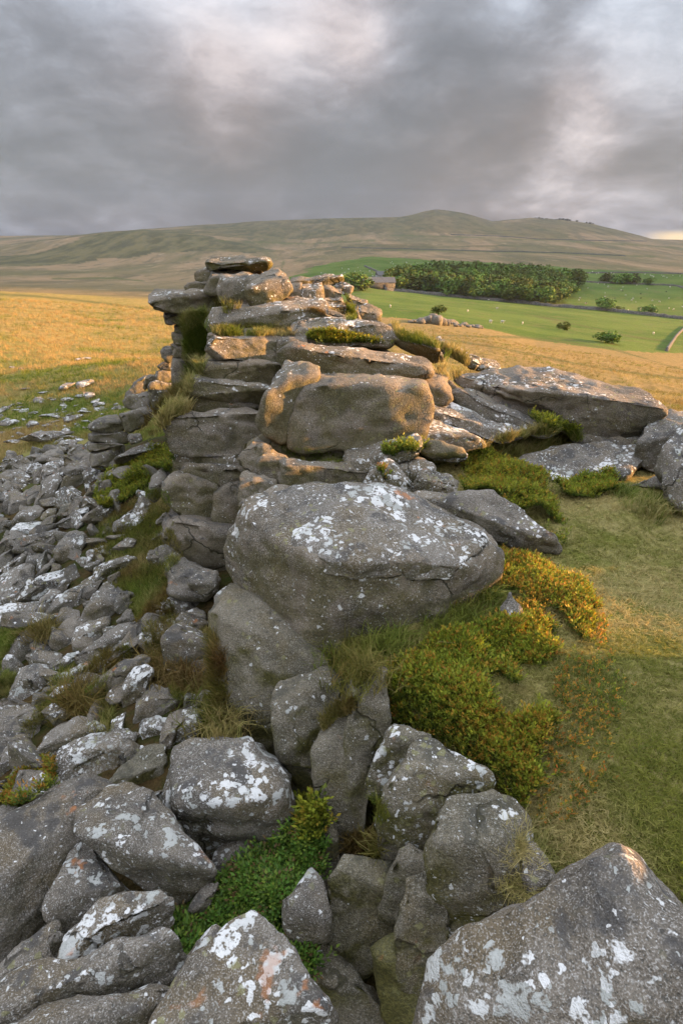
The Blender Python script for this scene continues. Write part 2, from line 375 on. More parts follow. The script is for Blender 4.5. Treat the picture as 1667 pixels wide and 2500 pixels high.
def land_mat():
    m, N, b = new_mat('moorland', 0.95, 0.1)
    geo = N.n.new('ShaderNodeNewGeometry'); P = geo.outputs['Position']
    green = N.attr('green'); turf = N.attr('turf'); rough_ = N.attr('roughland'); dist = N.attr('dist')
    sx = N.vec('MULTIPLY', P, (1.0, 0.24, 0.6))
    a = N.noise(P, 0.06, 6, 0.62); a2 = N.noise(sx, 0.0075, 5, 0.58, 0.4); a3 = N.noise(P, 0.9, 5, 0.65); a4 = N.noise(P, 7, 4, 0.7); a5 = N.noise(P, 34, 3, 0.7)
    # rough moor: bleached grass with green and brown drifts
    straw = N.mix(N.ramp(a3, 0.35, 0.65), (0.31, 0.215, 0.080), (0.19, 0.150, 0.045))
    straw = N.mix(N.math('MULTIPLY', N.ramp(a, 0.42, 0.62, 0.35, 1.0), N.ramp(dist, 28, 75, 1.0, 0.35)), straw, (0.15, 0.165, 0.035))
    straw = N.mix(N.ramp(N.sep(P)[0], -6, 10, 0, 0.7), straw, N.mix(N.ramp(a3, .35, .65), (0.24, 0.165, 0.075), (0.14, 0.105, 0.042)))
    far = N.mix(N.ramp(a2, 0.36, 0.64), (0.250, 0.168, 0.092), (0.125, 0.106, 0.050))
    far = N.mix(N.ramp(N.noise(sx, 0.022, 5, 0.65), 0.50, 0.62, 0, 0.7), far, (0.095, 0.080, 0.044))
    far = N.mix(N.ramp(N.noise(sx, .075, 5, .7), .52, .68, 0, .55), far, (0.085, 0.078, 0.034))
    far = N.mix(N.ramp(N.noise(sx, .05, 4, .7), .56, .70, 0, .5), far, (0.34, 0.25, 0.15))
    far = N.mix(N.attr('olive'), far, N.mix(N.ramp(N.noise(sx, .03, 5, .65), .40, .62), (0.060, 0.058, 0.025), (0.125, 0.106, 0.046)))
    c = N.mix(N.ramp(dist, 150, 420), straw, far)
    fld = N.mix(N.ramp(N.noise(P, 0.025, 5, 0.6), 0.38, 0.62), (0.055, 0.098, 0.014), (0.088, 0.130, 0.024))
    fld = N.mix(N.ramp(N.noise(P, 0.09, 6, 0.7), 0.50, 0.66, 0, 0.65), fld, (0.115, 0.112, 0.040))
    c = N.mix(green, c, fld)
    tf = N.mix(N.ramp(N.noise(P, 2.2, 5, 0.65), 0.36, 0.62), (0.140, 0.148, 0.030), (0.27, 0.230, 0.090))
    c = N.mix(N.math('MULTIPLY', N.attr('track'), 0.75), c, (0.085, 0.090, 0.030))
    c = N.mix(turf, c, tf)
    rg = N.mix(N.ramp(N.noise(P, 3.0, 5, 0.65), 0.38, 0.6), (0.035, 0.043, 0.010), (0.068, 0.045, 0.018))
    c = N.mix(rough_, c, rg)
    c = N.mix(N.ramp(a4, 0.45, 0.30, 0, 0.45), c, N.mix(1.0, c, (0.45, 0.42, 0.35), 'MULTIPLY'))
    c = N.mix(N.ramp(a5, 0.55, 0.7, 0, 0.35), c, N.mix(1.0, c, (1.7, 1.5, 1.2), 'MULTIPLY'))
    N.l.new(c, b.inputs['Base Color'])
    nearb = N.ramp(dist, 20, 90, 1.0, 0.0)
    h = N.math('ADD', N.math('MULTIPLY', a4, 0.10), N.math('ADD', N.math('MULTIPLY', a3, 0.35), N.math('MULTIPLY', a5, 0.03)))
    h = N.math('ADD', h, N.math('MULTIPLY', N.noise(P, 0.12, 5, 0.7), N.ramp(dist, 60, 400, 0.0, 1.6)))
    N.l.new(N.bump(h, 0.9, 1.0), b.inputs['Normal'])
    return m
LAND = land_mat()

# ------------------------------------------------------------------ terrain sheet, from under the camera to the horizon
GREEN = dpx([(655,642),(700,622),(760,603),(850,592),(1000,597),(1140,603),(1350,617),(1568,628),(1750,634),(1750,850),(1568,812),(1400,802),(1230,781),(1120,757),(1000,738),(900,728),(830,724),(780,700),(700,655)])
TRACKS = [(dpx(a), w) for a, w in (([(-20,674),(80,680),(200,692),(380,716)], 4.5), ([(-20,705),(90,708),(180,716),(390,727)], 3), ([(60,742),(200,738),(380,728)], 2.5), ([(120,640),(260,638),(330,646)], 3), ([(900,540),(1100,546),(1350,556),(1568,570)], 2.5), ([(880,572),(1100,577),(1300,582),(1500,590)], 4), ([(500,553),(700,560),(860,552)], 3), ([(1000,770),(1200,775),(1400,800),(1568,850)], 3.5), ([(900,760),(1150,800),(1400,850),(1568,870)], 3), ([(1200,720),(1300,740),(1420,768),(1568,790)], 2.5), ([(640,640),(652,600)], 2.5))]
OLIVE1 = dpx([(-40,612),(60,585),(100,558),(160,545),(230,533),(330,527),(450,536),(560,558),(680,588),(600,592),(480,588),(330,575),(200,588),(90,604)])
OLIVE2 = dpx([(320,532),(600,500),(900,490),(1000,520),(800,530),(560,545),(450,536)])
OLIVE3 = dpx([(920,500),(1000,470),(1130,500),(1250,490),(1420,520),(1500,548),(1300,540),(1100,535),(950,530)])
OLIVE4 = dpx([(700,575),(900,560),(1200,560),(1300,566),(1000,572),(760,585)])
def build_land():
    fine = np.arange(-37, 37.01, 0.16); coarse = np.concatenate([np.arange(-180, -37, 3.0), fine, np.arange(38, 180, 3.0)])
    az = np.radians(coarse)
    rr = [0.35]
    while rr[-1] < 4900: rr.append(rr[-1]*(1.016 if rr[-1] < 700 else 1.012 if rr[-1] < 3200 else 1.06))
    rr = np.array(rr); A, RR = np.meshgrid(az, rr); X = RR*np.sin(A); Y = RR*np.cos(A)
    Z = gz(X, Y); nr, na = X.shape
    V = np.stack([X, Y, Z], -1).reshape(-1, 3)
    i = np.arange(nr-1)[:, None]*na; j = np.arange(na)[None]; j2 = (j+1) % na
    Q = np.stack([i+j, i+j2, i+na+j2, i+na+j], -1).reshape(-1, 4)[:, ::-1]
    V = np.concatenate([V, [[0, 0, float(gz(0.0, 0.0))]]])
    me = mesh_from('moorland', V, Q)
    px, py = project(V); r = np.hypot(V[:, 0], V[:, 1]); P = V*1.0; P[:, 2] = 0
    jx = 9*fbm(P*0.03, 3, 41)
    green = (inpoly(px+jx, py+jx*0.4, GREEN) & (r > 125) & (V[:, 1] > 0)).astype(float)
    g2 = smooth(-0.25, 0.35, fbm(P*0.10, 4, 11))*smooth(46, 22, r)*smooth(9, 14, r)*(V[:, 0] < 0)*0.8
    e = np.interp(V[:, 1], EY, EXX)
    turf = smooth(0.0, 0.4, V[:, 0]-e)*smooth(11, 7, r)
    turf = np.maximum(turf, smooth(-5.5, -8, V[:, 0])*smooth(26, 15, r)*0.8)
    rl = smooth(0.1, -0.2, V[:, 0]-e)*smooth(19, 13, r)*(1-turf)
    ol = np.zeros(len(V)); jy = 14*fbm(P*0.004, 4, 43)
    for poly, am in ((OLIVE1, .9), (OLIVE2, .75), (OLIVE3, .6), (OLIVE4, .7)):
        ol = np.maximum(ol, am*(inpoly(px+jy*2, py+jy, poly) & (r > 700)))
    set_f(me, 'olive', ol)
    tr = np.zeros(len(V))
    for line, wd in TRACKS:
        for (xa, ya), (xb, yb) in zip(line[:-1], line[1:]):
            f = np.clip(((px-xa)*(xb-xa)+(py-ya)*(yb-ya))/((xb-xa)**2+(yb-ya)**2), 0, 1)
            dd_ = np.hypot(px-xa-f*(xb-xa), (py-ya-f*(yb-ya))*1.6) + 2.5*fbm(P*0.05, 3, 47)
            tr = np.maximum(tr, smooth(wd*1.5, wd*.4, dd_)*(r > 45))
    set_f(me, 'track', tr)
    set_f(me, 'green', np.maximum(green, g2)); set_f(me, 'turf', turf); set_f(me, 'roughland', rl); set_f(me, 'dist', r)
    o = add_obj('moorland', me, LAND); tag(o, kind='structure')
    return BVHTree.FromPolygons(V.tolist(), Q.tolist())
LANDBVH = build_land()
def land_hit(px, py):
    loc, nor, idx, dist = LANDBVH.ray_cast(Vector(CAM), Vector(ray(px, py)).normalized())
    return None if loc is None else np.array(loc)

# ------------------------------------------------------------------ granite: one mesh per block
def ico(level):
    bm = bmesh.new(); bmesh.ops.create_icosphere(bm, subdivisions=level, radius=1.0)
    V = np.array([v.co[:] for v in bm.verts]); T = np.array([[v.index for v in f.verts] for f in bm.faces])
    nb = np.zeros((len(V), 7), int)
    for v in bm.verts:
        k = [e.other_vert(v).index for e in v.link_edges]
        k = k + [v.index]*(7-len(k)); nb[v.index] = k
    bm.free(); return V, T, nb
_ico = {}
def get_ico(l):
    if l not in _ico: _ico[l] = ico(l)
    return _ico[l]
def vnormals(V, T):
    a, b, c = V[T[:, 0]], V[T[:, 1]], V[T[:, 2]]; n = np.cross(b-a, c-a); N = np.zeros_like(V)
    for k in range(3):
        for ax in range(3): N[:, ax] += np.bincount(T[:, k], n[:, ax], len(V))
    return N/np.maximum(np.linalg.norm(N, axis=1, keepdims=True), 1e-12)
def rock_body(pts, level=4, sm=3, amp=0.05, cuts=5, seed=0, cracks=(), fine=1.0):
    """rounded convex block from a point cloud: hull planes -> radial surface -> weathering"""
    rg = np.random.default_rng(seed)
    bm = bmesh.new()
    for p in pts: bm.verts.new(p)
    res = bmesh.ops.convex_hull(bm, input=bm.verts)
    keep = [v for v in bm.verts if v.link_faces]
    HV = np.array([v.co[:] for v in keep])
    c = HV.mean(0)*0.5 + (HV.max(0)+HV.min(0))*0.25
    bm.normal_update()
    pn = []
    for f in bm.faces:
        n = np.array(f.normal[:]); h = float(np.dot(n, np.array(f.verts[0].co[:])-c))
        if h < 0: n, h = -n, -h
        if f.calc_area() > 1e-9: pn.append((*n, max(h, 1e-4)))
    bm.free()
    for _ in range(cuts):
        n = rg.normal(size=3); n /= np.linalg.norm(n)
        pn.append((*n, float(((HV-c)@n).max())*rg.uniform(0.86, 0.975)))
    pn = np.array(pn)
    Cv = np.cov((HV-c).T); w, E = np.linalg.eigh(Cv); s = np.sqrt(np.maximum(w, 1e-8)); s = np.maximum(s, s.max()*0.22)
    D, T, nb = get_ico(level)
    n2 = (pn[:, :3]@E)*s
    g = (D@n2.T)/pn[:, 3][None]
    r = 1/g.max(1)
    V = c + (D*r[:, None]*s)@E.T
    # draw the vertices nearest an edge of the block onto that edge, so arrises stay crisp
    G = (D@n2.T)/pn[:, 3][None]; i1 = G.argmax(1); G[np.arange(len(D)), i1] = -9
    ar = np.arange(len(D)); N1 = pn[i1, :3]
    G[(N1@pn[:, :3].T) > 0.97] = -9                  # ignore nearly coplanar neighbours
    i2 = G.argmax(1); N2 = pn[i2, :3]; X = V-c
    d1 = pn[i1, 3] - (X*N1).sum(1); d2 = pn[i2, 3] - (X*N2).sum(1); k = (N1*N2).sum(1); det = 1-k*k+1e-6
    A_ = (d1-k*d2)/det; B_ = (d2-k*d1)/det; mv = A_[:, None]*N1 + B_[:, None]*N2
    loc_e = np.linalg.norm(V[nb]-V[:, None], axis=2).max(1)
    ok = np.linalg.norm(mv, axis=1) < 0.55*loc_e
    V = V + np.where(ok[:, None], mv, 0)
    for _ in range(int(round(sm*(2.0**(level-4))*0.55))): V = V*0.6 + 0.4*V[nb].mean(1)
    size = float(np.prod(np.ptp(V, axis=0)+1e-6))**(1/3)
    N = vnormals(V, T)
    d = amp*size*(fbm(V/size*1.5 + seed*3.1, 3, seed) + 0.45*fbm(V/size*4.3 + seed, 3, seed+5))
    d = d - 0.55*amp*size*(np.abs(fbm(V/size*2.6 + seed*1.7, 3, seed+11)) - .3)
    if level >= 4: d = d + fine*(0.020*fbm(V*5.0, 3, 77) - 0.030*(np.abs(fbm(V*2.4+5, 3, 79))-.3) + 0.007*fbm(V*17.0, 2, 78))
    for A, B, nin, wd, dep in cracks:
        ab = B-A; q = np.cross(ab, nin); q /= np.linalg.norm(q)+1e-9
        along = (V-A)@ab/(ab@ab)
        dist = (V-A)@q + 0.05*fbm(V*3.0, 3, seed+9)*min(1.0, size)
        d = d - dep*np.exp(-(dist/wd)**2)*smooth(-0.08, 0.02, along)*smooth(1.08, 0.98, along)*((V-c)@nin < 0)
    return V + N*d[:, None], T
ALLV, ALLT = [], []            # rock surfaces for resting plants on them
_cnt = 0
def add_bvh(V, T):
    global _cnt
    ALLV.append(V); ALLT.append(T + _cnt); _cnt += len(V)
def sp(s): return np.array([[float(k) for k in q.split(',')[:2]] for q in s.split()])
def spr(s): return [[float(k) for k in q.split(',')] for q in s.split()]
TRACED = []; CENT = []
def convex2(P):
    o = sorted(range(len(P)), key=lambda i: (P[i][0], P[i][1])); cr = lambda a, b, c: (P[b][0]-P[a][0])*(P[c][1]-P[a][1]) - (P[b][1]-P[a][1])*(P[c][0]-P[a][0])
    def half(idx):
        h = []
        for i in idx:
            while len(h) > 1 and cr(h[-2], h[-1], i) <= 0: h.pop()
            h.append(i)
        return h[:-1]
    return half(o) + half(o[::-1])
ROCKS = []
def rock(label, view, out, y=None, z=None, lift=0.30, el=None, yaw=0.0, t=0.75, ridge=None, b=0.26, inset=0.74, lev=4, sm=3, amp=0.045, cuts=6,
         lichen=0.6, moss=0.3, tint=0.2, cracks=(), name='boulder', cat='boulder', group=None, grow=1.05, back=0.85, box=None, topel=78, face=12, sq=None):
    ox, oy, sc = view
    px = sp(out)/sc + np.array([ox, oy])
    c0 = px.mean(0); px = c0 + (px-c0)*grow
    seed = 100 + len(ROCKS)
    x_, y_ = px[:, 0], px[:, 1]; cr = x_*np.roll(y_, -1) - np.roll(x_, -1)*y_; A = cr.sum()/2
    cen = np.array([((x_+np.roll(x_, -1))*cr).sum(), ((y_+np.roll(y_, -1))*cr).sum()])/(6*A)
    if sq:
        q_ = px - px.mean(0); w_, E_ = np.linalg.eigh(np.cov(q_.T)); q_ = q_@E_; lo, hi = q_.min(0), q_.max(0); mid = (lo+hi)/2; hf = (hi-lo)/2*sq
        cor = np.array([[mid[0]+a*hf[0], mid[1]+b_*hf[1]] for a, b_ in ((-1, -1), (1, -1), (1, 1), (-1, 1))])@E_.T + px.mean(0)
        al = np.concatenate([px, cor]); hh = convex2(al); px = al[hh]
    rc = ray(*cen)
    if y is not None: P0 = CAM + rc*(y/rc[1])
    elif z is not None: P0 = CAM + rc*((z-H)/rc[2])
    else:
        P0 = ground_hit(*cen)
        dd = np.linalg.norm(P0-CAM)/np.linalg.norm(rc)
        size0 = math.sqrt(abs(A))/FS*dd
        P0 = ground_hit(cen[0], cen[1], lift*size0)
    dd = (P0-CAM)[1]/rc[1]
    size = math.sqrt(abs(A))/FS*dd
    tocam = -(rc/np.linalg.norm(rc)); az = math.atan2(tocam[0], tocam[1]) - R(yaw); e0 = math.degrees(math.asin(tocam[2]))
    e_ = R(min(75, e0+16) if el is None else el)
    n = np.array([math.sin(az)*math.cos(e_), math.cos(az)*math.cos(e_), math.sin(e_)])
    if box is not None:
        # brow line across the block: above it the top face, below it the steep front
        rg = np.random.default_rng(seed+5000); f = min(.85, max(.08, box + rg.uniform(-.09, .09)))
        xs = np.linspace(px[:, 0].min(), px[:, 0].max(), 9)[1:-1]; cols = []
        for xx in xs:
            yy = []
            for i in range(len(px)):
                (xa, ya), (xb, yb) = px[i], px[i-1]
                if (xa-xx)*(xb-xx) < 0: yy.append(ya + (yb-ya)*(xx-xa)/(xb-xa))
            if len(yy) > 1: cols.append((xx, min(yy), max(yy)))
        cols = np.array(cols); sk = rg.uniform(-.12, .12)
        brow = cols[:, 1] + (cols[:, 2]-cols[:, 1])*np.clip(f + sk*np.linspace(-1, 1, len(cols)), .05, .9)
        az2 = az + R(rg.uniform(-14, 14)); ef = R(face + rg.uniform(-6, 8)); nf = np.array([math.sin(az2)*math.cos(ef), math.cos(az2)*math.cos(ef), math.sin(ef)])
        et = R(topel + rg.uniform(-9, 6)); at_ = az + R(rg.uniform(-70, 70)); ntp = np.array([math.sin(at_)*math.cos(et), math.cos(at_)*math.cos(et), math.sin(et)])
        def on(pxs, n_, Pq):
            d = ray(pxs[:, 0], pxs[:, 1]); tt = ((Pq-CAM)@n_)/np.where(np.abs(d@n_) < 1e-3, -1e-3, d@n_)
            t0 = (Pq-CAM)[1]/ray(*cen)[1]; lim = 0.75*size
            return CAM + d*np.clip(np.where(tt < 0, t0+lim, tt), t0-lim, t0+lim)[:, None]
        bp = on(np.stack([cols[:, 0], brow], -1), nf, P0); bm_ = bp.mean(0)
        yb_ = np.interp(px[:, 0], cols[:, 0], brow); up_ = px[:, 1] < yb_
        Of = on(px, nf, P0); Ot = on(px, ntp, bm_); O = np.where(up_[:, None], Ot, Of)
        cO = O.mean(0); vd = rc/np.linalg.norm(rc)
        pts = [O, bp, cO + (O-cO)*.97 + vd*.25*t*size, cO + (O-cO)*back + vd*t*size]
        b = 0.0
    else:
        rs = ray(px[:, 0], px[:, 1]); tt = ((P0-CAM)@n)/(rs@n); O = CAM + rs*tt[:, None]
        cO = O.mean(0); pts = [O, cO + (O-cO)*0.985 - n*0.22*size*min(1, t), cO + (O-cO)*0.95 + n*0.45*b*size]
        pts.append(cO + (O-cO)*back - n*t*size)
        if ridge is None:
            q = cO + (O-cO)*inset + n*b*size
            pts.append(q)
        else:
            rl = np.array(spr(ridge)); rp = rl[:, :2]/sc + np.array([ox, oy]); rr_ = ray(rp[:, 0], rp[:, 1])
            tt = ((P0-CAM)@n)/(rr_@n); q = CAM + rr_*tt[:, None]; q = q - rr_/np.linalg.norm(rr_, axis=1, keepdims=True)*(rl[:, 2:3]*size)
            pts.append(q)
    cks = []
    for a_, b_, wd, dep in cracks:
        pa = np.array(a_)/sc + np.array([ox, oy]); pb = np.array(b_)/sc + np.array([ox, oy])
        r2 = ray(np.array([pa[0], pb[0]]), np.array([pa[1], pb[1]])); t2 = ((P0-CAM)@n)/(r2@n); ab = CAM + r2*t2[:, None] - (r2/np.linalg.norm(r2, axis=1, keepdims=True))*b*size
        cks.append((ab[0], ab[1], rc/np.linalg.norm(rc), wd, dep))
    V, T = rock_body(np.concatenate(pts), lev, sm, amp, cuts, seed, cks)
    base = np.array([V[:, 0].mean(), V[:, 1].mean(), V[:, 2].min()])
    me = mesh_from(name, V-base, T)
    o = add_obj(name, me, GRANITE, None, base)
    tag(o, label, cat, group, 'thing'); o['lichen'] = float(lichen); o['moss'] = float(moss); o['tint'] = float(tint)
    add_bvh(V, T); TRACED.append(px); ROCKS.append(o); CENT.append((cen[0], cen[1], label))
    return o
def rock3(label, view, pts, bot=(0.0, 0.25, -0.35), lev=6, sm=1.5, amp=.02, cuts=3, lichen=.7, moss=.3, tint=.2, cracks=(), name='boulder', cat='boulder', group=None, shrink=.9):
    """block from corner points given as picture position and height above the turf"""
    ox, oy, sc = view
    def up(a):
        a = np.array(a, float); px = a[:, :2]/sc + np.array([ox, oy]); d = ray(px[:, 0], px[:, 1]); return CAM + d*((a[:, 2:3]-H)/d[:, 2:3]), px
    Q, px = up(spr(pts)); cQ = Q.mean(0); Q = cQ + (Q-cQ)*1.035
    B = cQ + (Q-cQ)*shrink + np.array(bot)
    seed = 100 + len(ROCKS); cks = []
    for a_, b_, wd, dep in cracks:
        ab, _ = up([a_, b_]); cks.append((ab[0], ab[1], (cQ-CAM)/np.linalg.norm(cQ-CAM), wd, dep))
    V, T = rock_body(np.concatenate([Q, B]), lev, sm, amp, cuts, seed, cks)
    base = np.array([V[:, 0].mean(), V[:, 1].mean(), V[:, 2].min()])
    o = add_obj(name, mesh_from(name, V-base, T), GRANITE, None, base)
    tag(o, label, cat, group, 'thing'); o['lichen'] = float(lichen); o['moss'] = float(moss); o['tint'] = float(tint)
    add_bvh(V, T); TRACED.append(px[:3]); ROCKS.append(o); return o
V1 = (0,450,1.880); V2 = (834,450,1.8824); V3 = (350,600,2.24); V4 = (900,750,2.0443); V5 = (0,800,2.8); V6 = (500,1100,1.96)
V7 = (0,1400,2.24); V8 = (0,1800,1.96); V9 = (500,1500,1.96); V10 = (1000,1400,2.138)

# ---- the tor: summit stack
TOR = dict(sq=.84, name='granite_block', cat='rock', lev=4, el=14, amp=0.028, box=.24, sm=.8, topel=80, face=10, inset=.88, b=.14, grow=1.09, moss=0.55, tint=0.45, lichen=0.5)
def tor(label, view, out, **k):
    d = dict(TOR); d.update(k); return rock(label, view, out, **d)
tor('flat yellow-lichened cap stone on the very top of the rock stack', V3, '345,100 375,78 470,65 545,58 610,68 680,88 685,105 650,140 600,142 500,135 400,132 370,120', y=9.1, t=1.2, moss=.8, lichen=.55, name='granite_slab')
tor('narrow rounded slab directly under the cap stone of the stack', V3, '280,175 300,145 350,128 420,128 640,138 660,155 600,170 430,180 400,190 330,200 290,198', y=9.2, t=1.2, name='granite_slab')
tor('thin wedge of granite poking out left below the top slabs', V3, '232,225 300,200 350,188 372,250 300,254 240,240', y=9.0, t=1.2)
tor('small upright block squeezed left of the summit boulders', V3, '340,210 370,165 435,158 435,250 390,275 345,258', y=8.7, t=1.2)
tor('dark square-fronted block left half of the summit boulder pair', V3, '405,240 430,165 480,152 610,158 650,190 620,320 560,332 480,308 412,282', y=8.4, t=1.0, lev=5, ridge='440,190,.22 600,190,.22 470,285,.25 580,300,.25', lichen=.5)
tor('big rounded summit boulder with its orange sunlit end facing right', V3, '590,215 650,160 720,138 757,145 790,185 812,240 775,265 750,300 690,335 620,345 580,320 582,250', y=8.0, t=0.8, lev=5, ridge='640,200,.2 730,190,.25 640,320,.25 720,260,.30', moss=.6, lichen=.6)
tor('long overhanging slab jutting out at the left edge of the stack', V3, '40,315 50,265 80,252 200,240 340,255 390,290 385,330 330,350 240,362 130,360 60,345', y=8.7, t=1.0, lev=5, name='granite_slab')
tor('small block holding up the overhanging slab of the stack', V3, '112,372 215,360 238,400 208,432 150,434 118,412', y=8.8, t=1.4)
tor('small stone third under the overhanging slab', V3, '172,436 245,432 250,478 175,478', y=8.8, t=1.6)
tor('squarish stone fourth under the overhanging slab', V3, '165,480 255,476 258,542 178,544', y=8.75, t=1.4)
tor('weathered stone fifth under the overhanging slab', V3, '160,546 250,540 262,612 168,612', y=8.7, t=1.4)
tor('tall rough column behind the hanging greenery of the tor', V3, '160,612 262,600 300,690 300,810 210,860 160,770', y=8.5, t=1.0, lichen=.4)
tor('broad block behind the hanging greenery under the summit', V3, '240,370 380,330 420,420 380,560 330,640 260,640 240,480', y=8.6, t=1.0, moss=.9, lichen=.3)
tor('pale slab carrying the summit boulders, grassed along its foot', V3, '345,440 370,400 500,365 700,340 790,295 900,335 1010,385 880,412 830,470 780,462 600,440 500,440 370,470', box=.5, y=7.6, t=1.2, lev=5, el=35, lichen=.8, name='granite_slab')
tor('thick slab third course down on the left of the tor', V3, '353,572 360,520 400,503 560,493 780,500 850,550 790,600 745,642 560,612 400,602', y=6.95, t=1.1, lev=5, lichen=.6, name='granite_slab')
tor('low stone lying on the third course slab', V3, '350,505 400,472 500,478 520,500 400,520 356,530', y=7.15, t=1.2)
tor('dark brown slab fourth course down on the left of the tor', V3, '318,690 330,640 370,608 500,612 750,640 750,690 700,778 560,742 400,732 340,722', y=6.8, t=1.1, lev=5, tint=.8, lichen=.4, name='granite_slab')
tor('round-nosed block fifth course down on the left of the tor', V3, '258,780 270,738 310,708 360,732 540,748 690,782 665,862 540,872 340,842 270,822', y=6.6, t=1.1, lev=5, lichen=.5)
tor('thin layered slab below the round-nosed block of the tor', V3, '246,852 270,820 340,848 660,868 655,892 500,896 330,908 258,892', y=6.55, t=1.6, lichen=.7, name='granite_slab')
tor('large smooth bulging block in the middle of the cliff face', V3, '118,990 140,940 200,918 400,898 645,890 665,960 700,1060 640,1095 500,1135 300,1155 180,1095 130,1045', y=6.0, t=0.9, lev=5, ridge='180,960,.15 600,930,.28 620,1060,.28 300,1110,.25', lichen=.35, moss=.4, cracks=[((480,960),(700,985),.03,.04)])
tor('thin ledge of granite under the bulging cliff block', V3, '160,1130 190,1100 320,1148 560,1132 580,1212 400,1235 230,1215 182,1182', y=5.95, t=1.4, lichen=.7, name='granite_slab')
tor('second thin ledge in the cliff above the fractured panels', V3, '205,1222 235,1205 400,1235 575,1210 560,1300 480,1318 280,1290', y=5.8, t=1.4, lichen=.5, name='granite_slab')
tor('fractured cliff panel with a cluster of white lichen rosettes', V3, '128,1350 148,1262 205,1220 295,1290 395,1302 396,1420 405,1525 250,1508 150,1432', y=5.65, t=0.9, lev=5, ridge='200,1280,.15 380,1320,.22 385,1500,.22 230,1470,.22', lichen=.6)
tor('narrow cracked panel at the inner corner of the cliff', V3, '398,1318 480,1312 545,1250 560,1400 540,1530 410,1535 402,1420', y=5.62, t=1.2, lichen=.4)
tor('smooth undercut bulge at the foot of the cliff', V5, '1145,1250 1200,1225 1290,1310 1500,1335 1700,1390 1720,1600 1568,1650 1400,1615 1280,1575 1235,1505 1175,1405', y=5.45, t=0.9, lev=5, lichen=.3, moss=.3)
tor('left half of the great cracked block in the tor', V3, '648,930 668,820 720,728 790,676 945,676 955,712 866,812 826,960 806,1065 720,1065 668,1005', y=5.65, t=0.9, lev=5, el=18, ridge='720,800,.2 800,720,.2 760,1020,.25', lichen=.45, sm=1)
tor('right half of the great cracked block, orange light on its end', V3, '812,990 838,900 858,830 932,742 962,700 1000,712 1200,758 1440,828 1566,850 1570,880 1500,960 1505,1035 1300,1085 1100,1112 880,1112 822,1082', y=5.6, t=0.7, lev=5, el=18, ridge='960,760,.16 1180,800,.18 1430,870,.20 850,1050,.18 1100,1085,.2 1440,1020,.2', lichen=.3, tint=.5, sm=.8, cuts=1, amp=.016)
tor('mossy dark block recessed beneath the great cracked block', V3, '690,1065 800,1070 1000,1095 1120,1105 1130,1190 900,1195 760,1140', y=5.75, t=1.2, moss=1.6, lichen=.1, tint=.8)
tor('long lichen-topped slab lying above the great cracked block', V3, '768,595 800,558 900,543 1000,558 1200,618 1400,638 1535,628 1566,690 1500,722 1250,732 1050,712 880,692 790,678', y=6.4, t=1.0, lev=5, el=28, ridge='820,600,.15 1200,650,.2 1500,665,.2', lichen=.7, tint=.6, name='granite_slab')
tor('whitish humped slab under the summit, greenery along its front', V3, '818,480 850,418 920,388 1050,392 1200,428 1345,480 1370,522 1300,532 1150,518 1000,492 930,512 870,532', box=.5, y=7.2, t=1.0, lev=5, el=35, lichen=1.0, name='granite_slab')
tor('block wedged in the joint left of the green ledge', V3, '720,520 830,500 900,560 880,640 790,660 730,640', y=7.0, t=1.2)
tor('low shadowed slab behind the great cracked block, end sunlit', V4, '40,400 200,365 310,335 360,390 408,460 300,492 240,452 140,432', y=6.3, t=1.0, lev=5, tint=.9, lichen=.3, name='granite_slab')
tor('sunlit orange lump beyond the low shadowed slab', V4, '296,330 345,306 400,375 436,402 404,446 350,402', y=6.7, t=1.2, tint=.8, lichen=.5)
CORE = dict(box=None, sq=None, lichen=.15, moss=1.0, tint=.6, t=.8, lev=4, b=.1, inset=.85)
tor('shadowed bedrock behind the lower cliff blocks of the tor', V3, '300,820 660,780 760,900 760,1200 640,1330 600,1520 300,1500 200,1300 200,1050', y=6.7, **CORE)
tor('shadowed bedrock behind the upper courses of the tor', V3, '400,470 860,420 1100,480 1420,660 1500,800 1000,900 700,860 420,860', y=7.6, **CORE)
tor('shadowed bedrock beneath the summit stones of the tor', V3, '300,280 560,250 900,260 1120,330 1150,400 900,430 500,470 330,480', y=9.0, **CORE)
tor('bedrock filling the corner beside the great cracked block', V3, '540,1120 700,1000 1100,1090 1240,1200 1240,1330 800,1420 560,1420', y=5.7, **CORE)
# summit right-hand pieces
for lab, o_, yy in (('flat pale slab right behind the summit boulder', '796,205 900,178 1000,162 1082,168 1092,190 1050,218 970,218 870,214', 9.3),
        ('cube-shaped stone with a lit side right of the summit boulder', '868,292 868,218 960,212 988,235 988,282 952,312 900,308', 8.7),
        ('dark stone between summit boulder and cube-shaped stone', '796,284 796,208 862,206 868,292 820,298', 8.8),
        ('tilted tip stone sticking out at the right of the summit', '1056,244 1056,203 1100,203 1142,245 1100,264', 9.2),
        ('low stone under the tilted tip stone of the summit', '975,245 1010,222 1064,238 1086,262 1020,286', 9.0),
        ('flat stone beside the cube-shaped stone, yellow moss behind it', '952,316 1000,283 1084,288 1096,322 1000,330', 8.6),
        ('brown block under the flat stone right of the summit', '880,330 950,328 1100,322 1134,360 1114,405 1000,378 900,352', 8.3),
        ('upright sliver beside the yellow moss streak', '1142,335 1172,328 1186,412 1138,402', 8.4),
        ('pointed block with an orange nose at the right end of the stack', '1172,412 1176,338 1230,333 1298,375 1284,408 1220,418', 8.5),
        ('small slab above the pointed block, stack right end', '1112,284 1160,276 1216,300 1218,326 1170,330', 8.8),
        ('sloping ledge between the summit boulder and pointed block', '740,292 850,298 1000,368 1110,392 1060,404 900,366', 8.0)):
    tor(lab, V3, o_, box=.35, y=yy, t=1.1, el=24, tint=.7, lichen=.6)
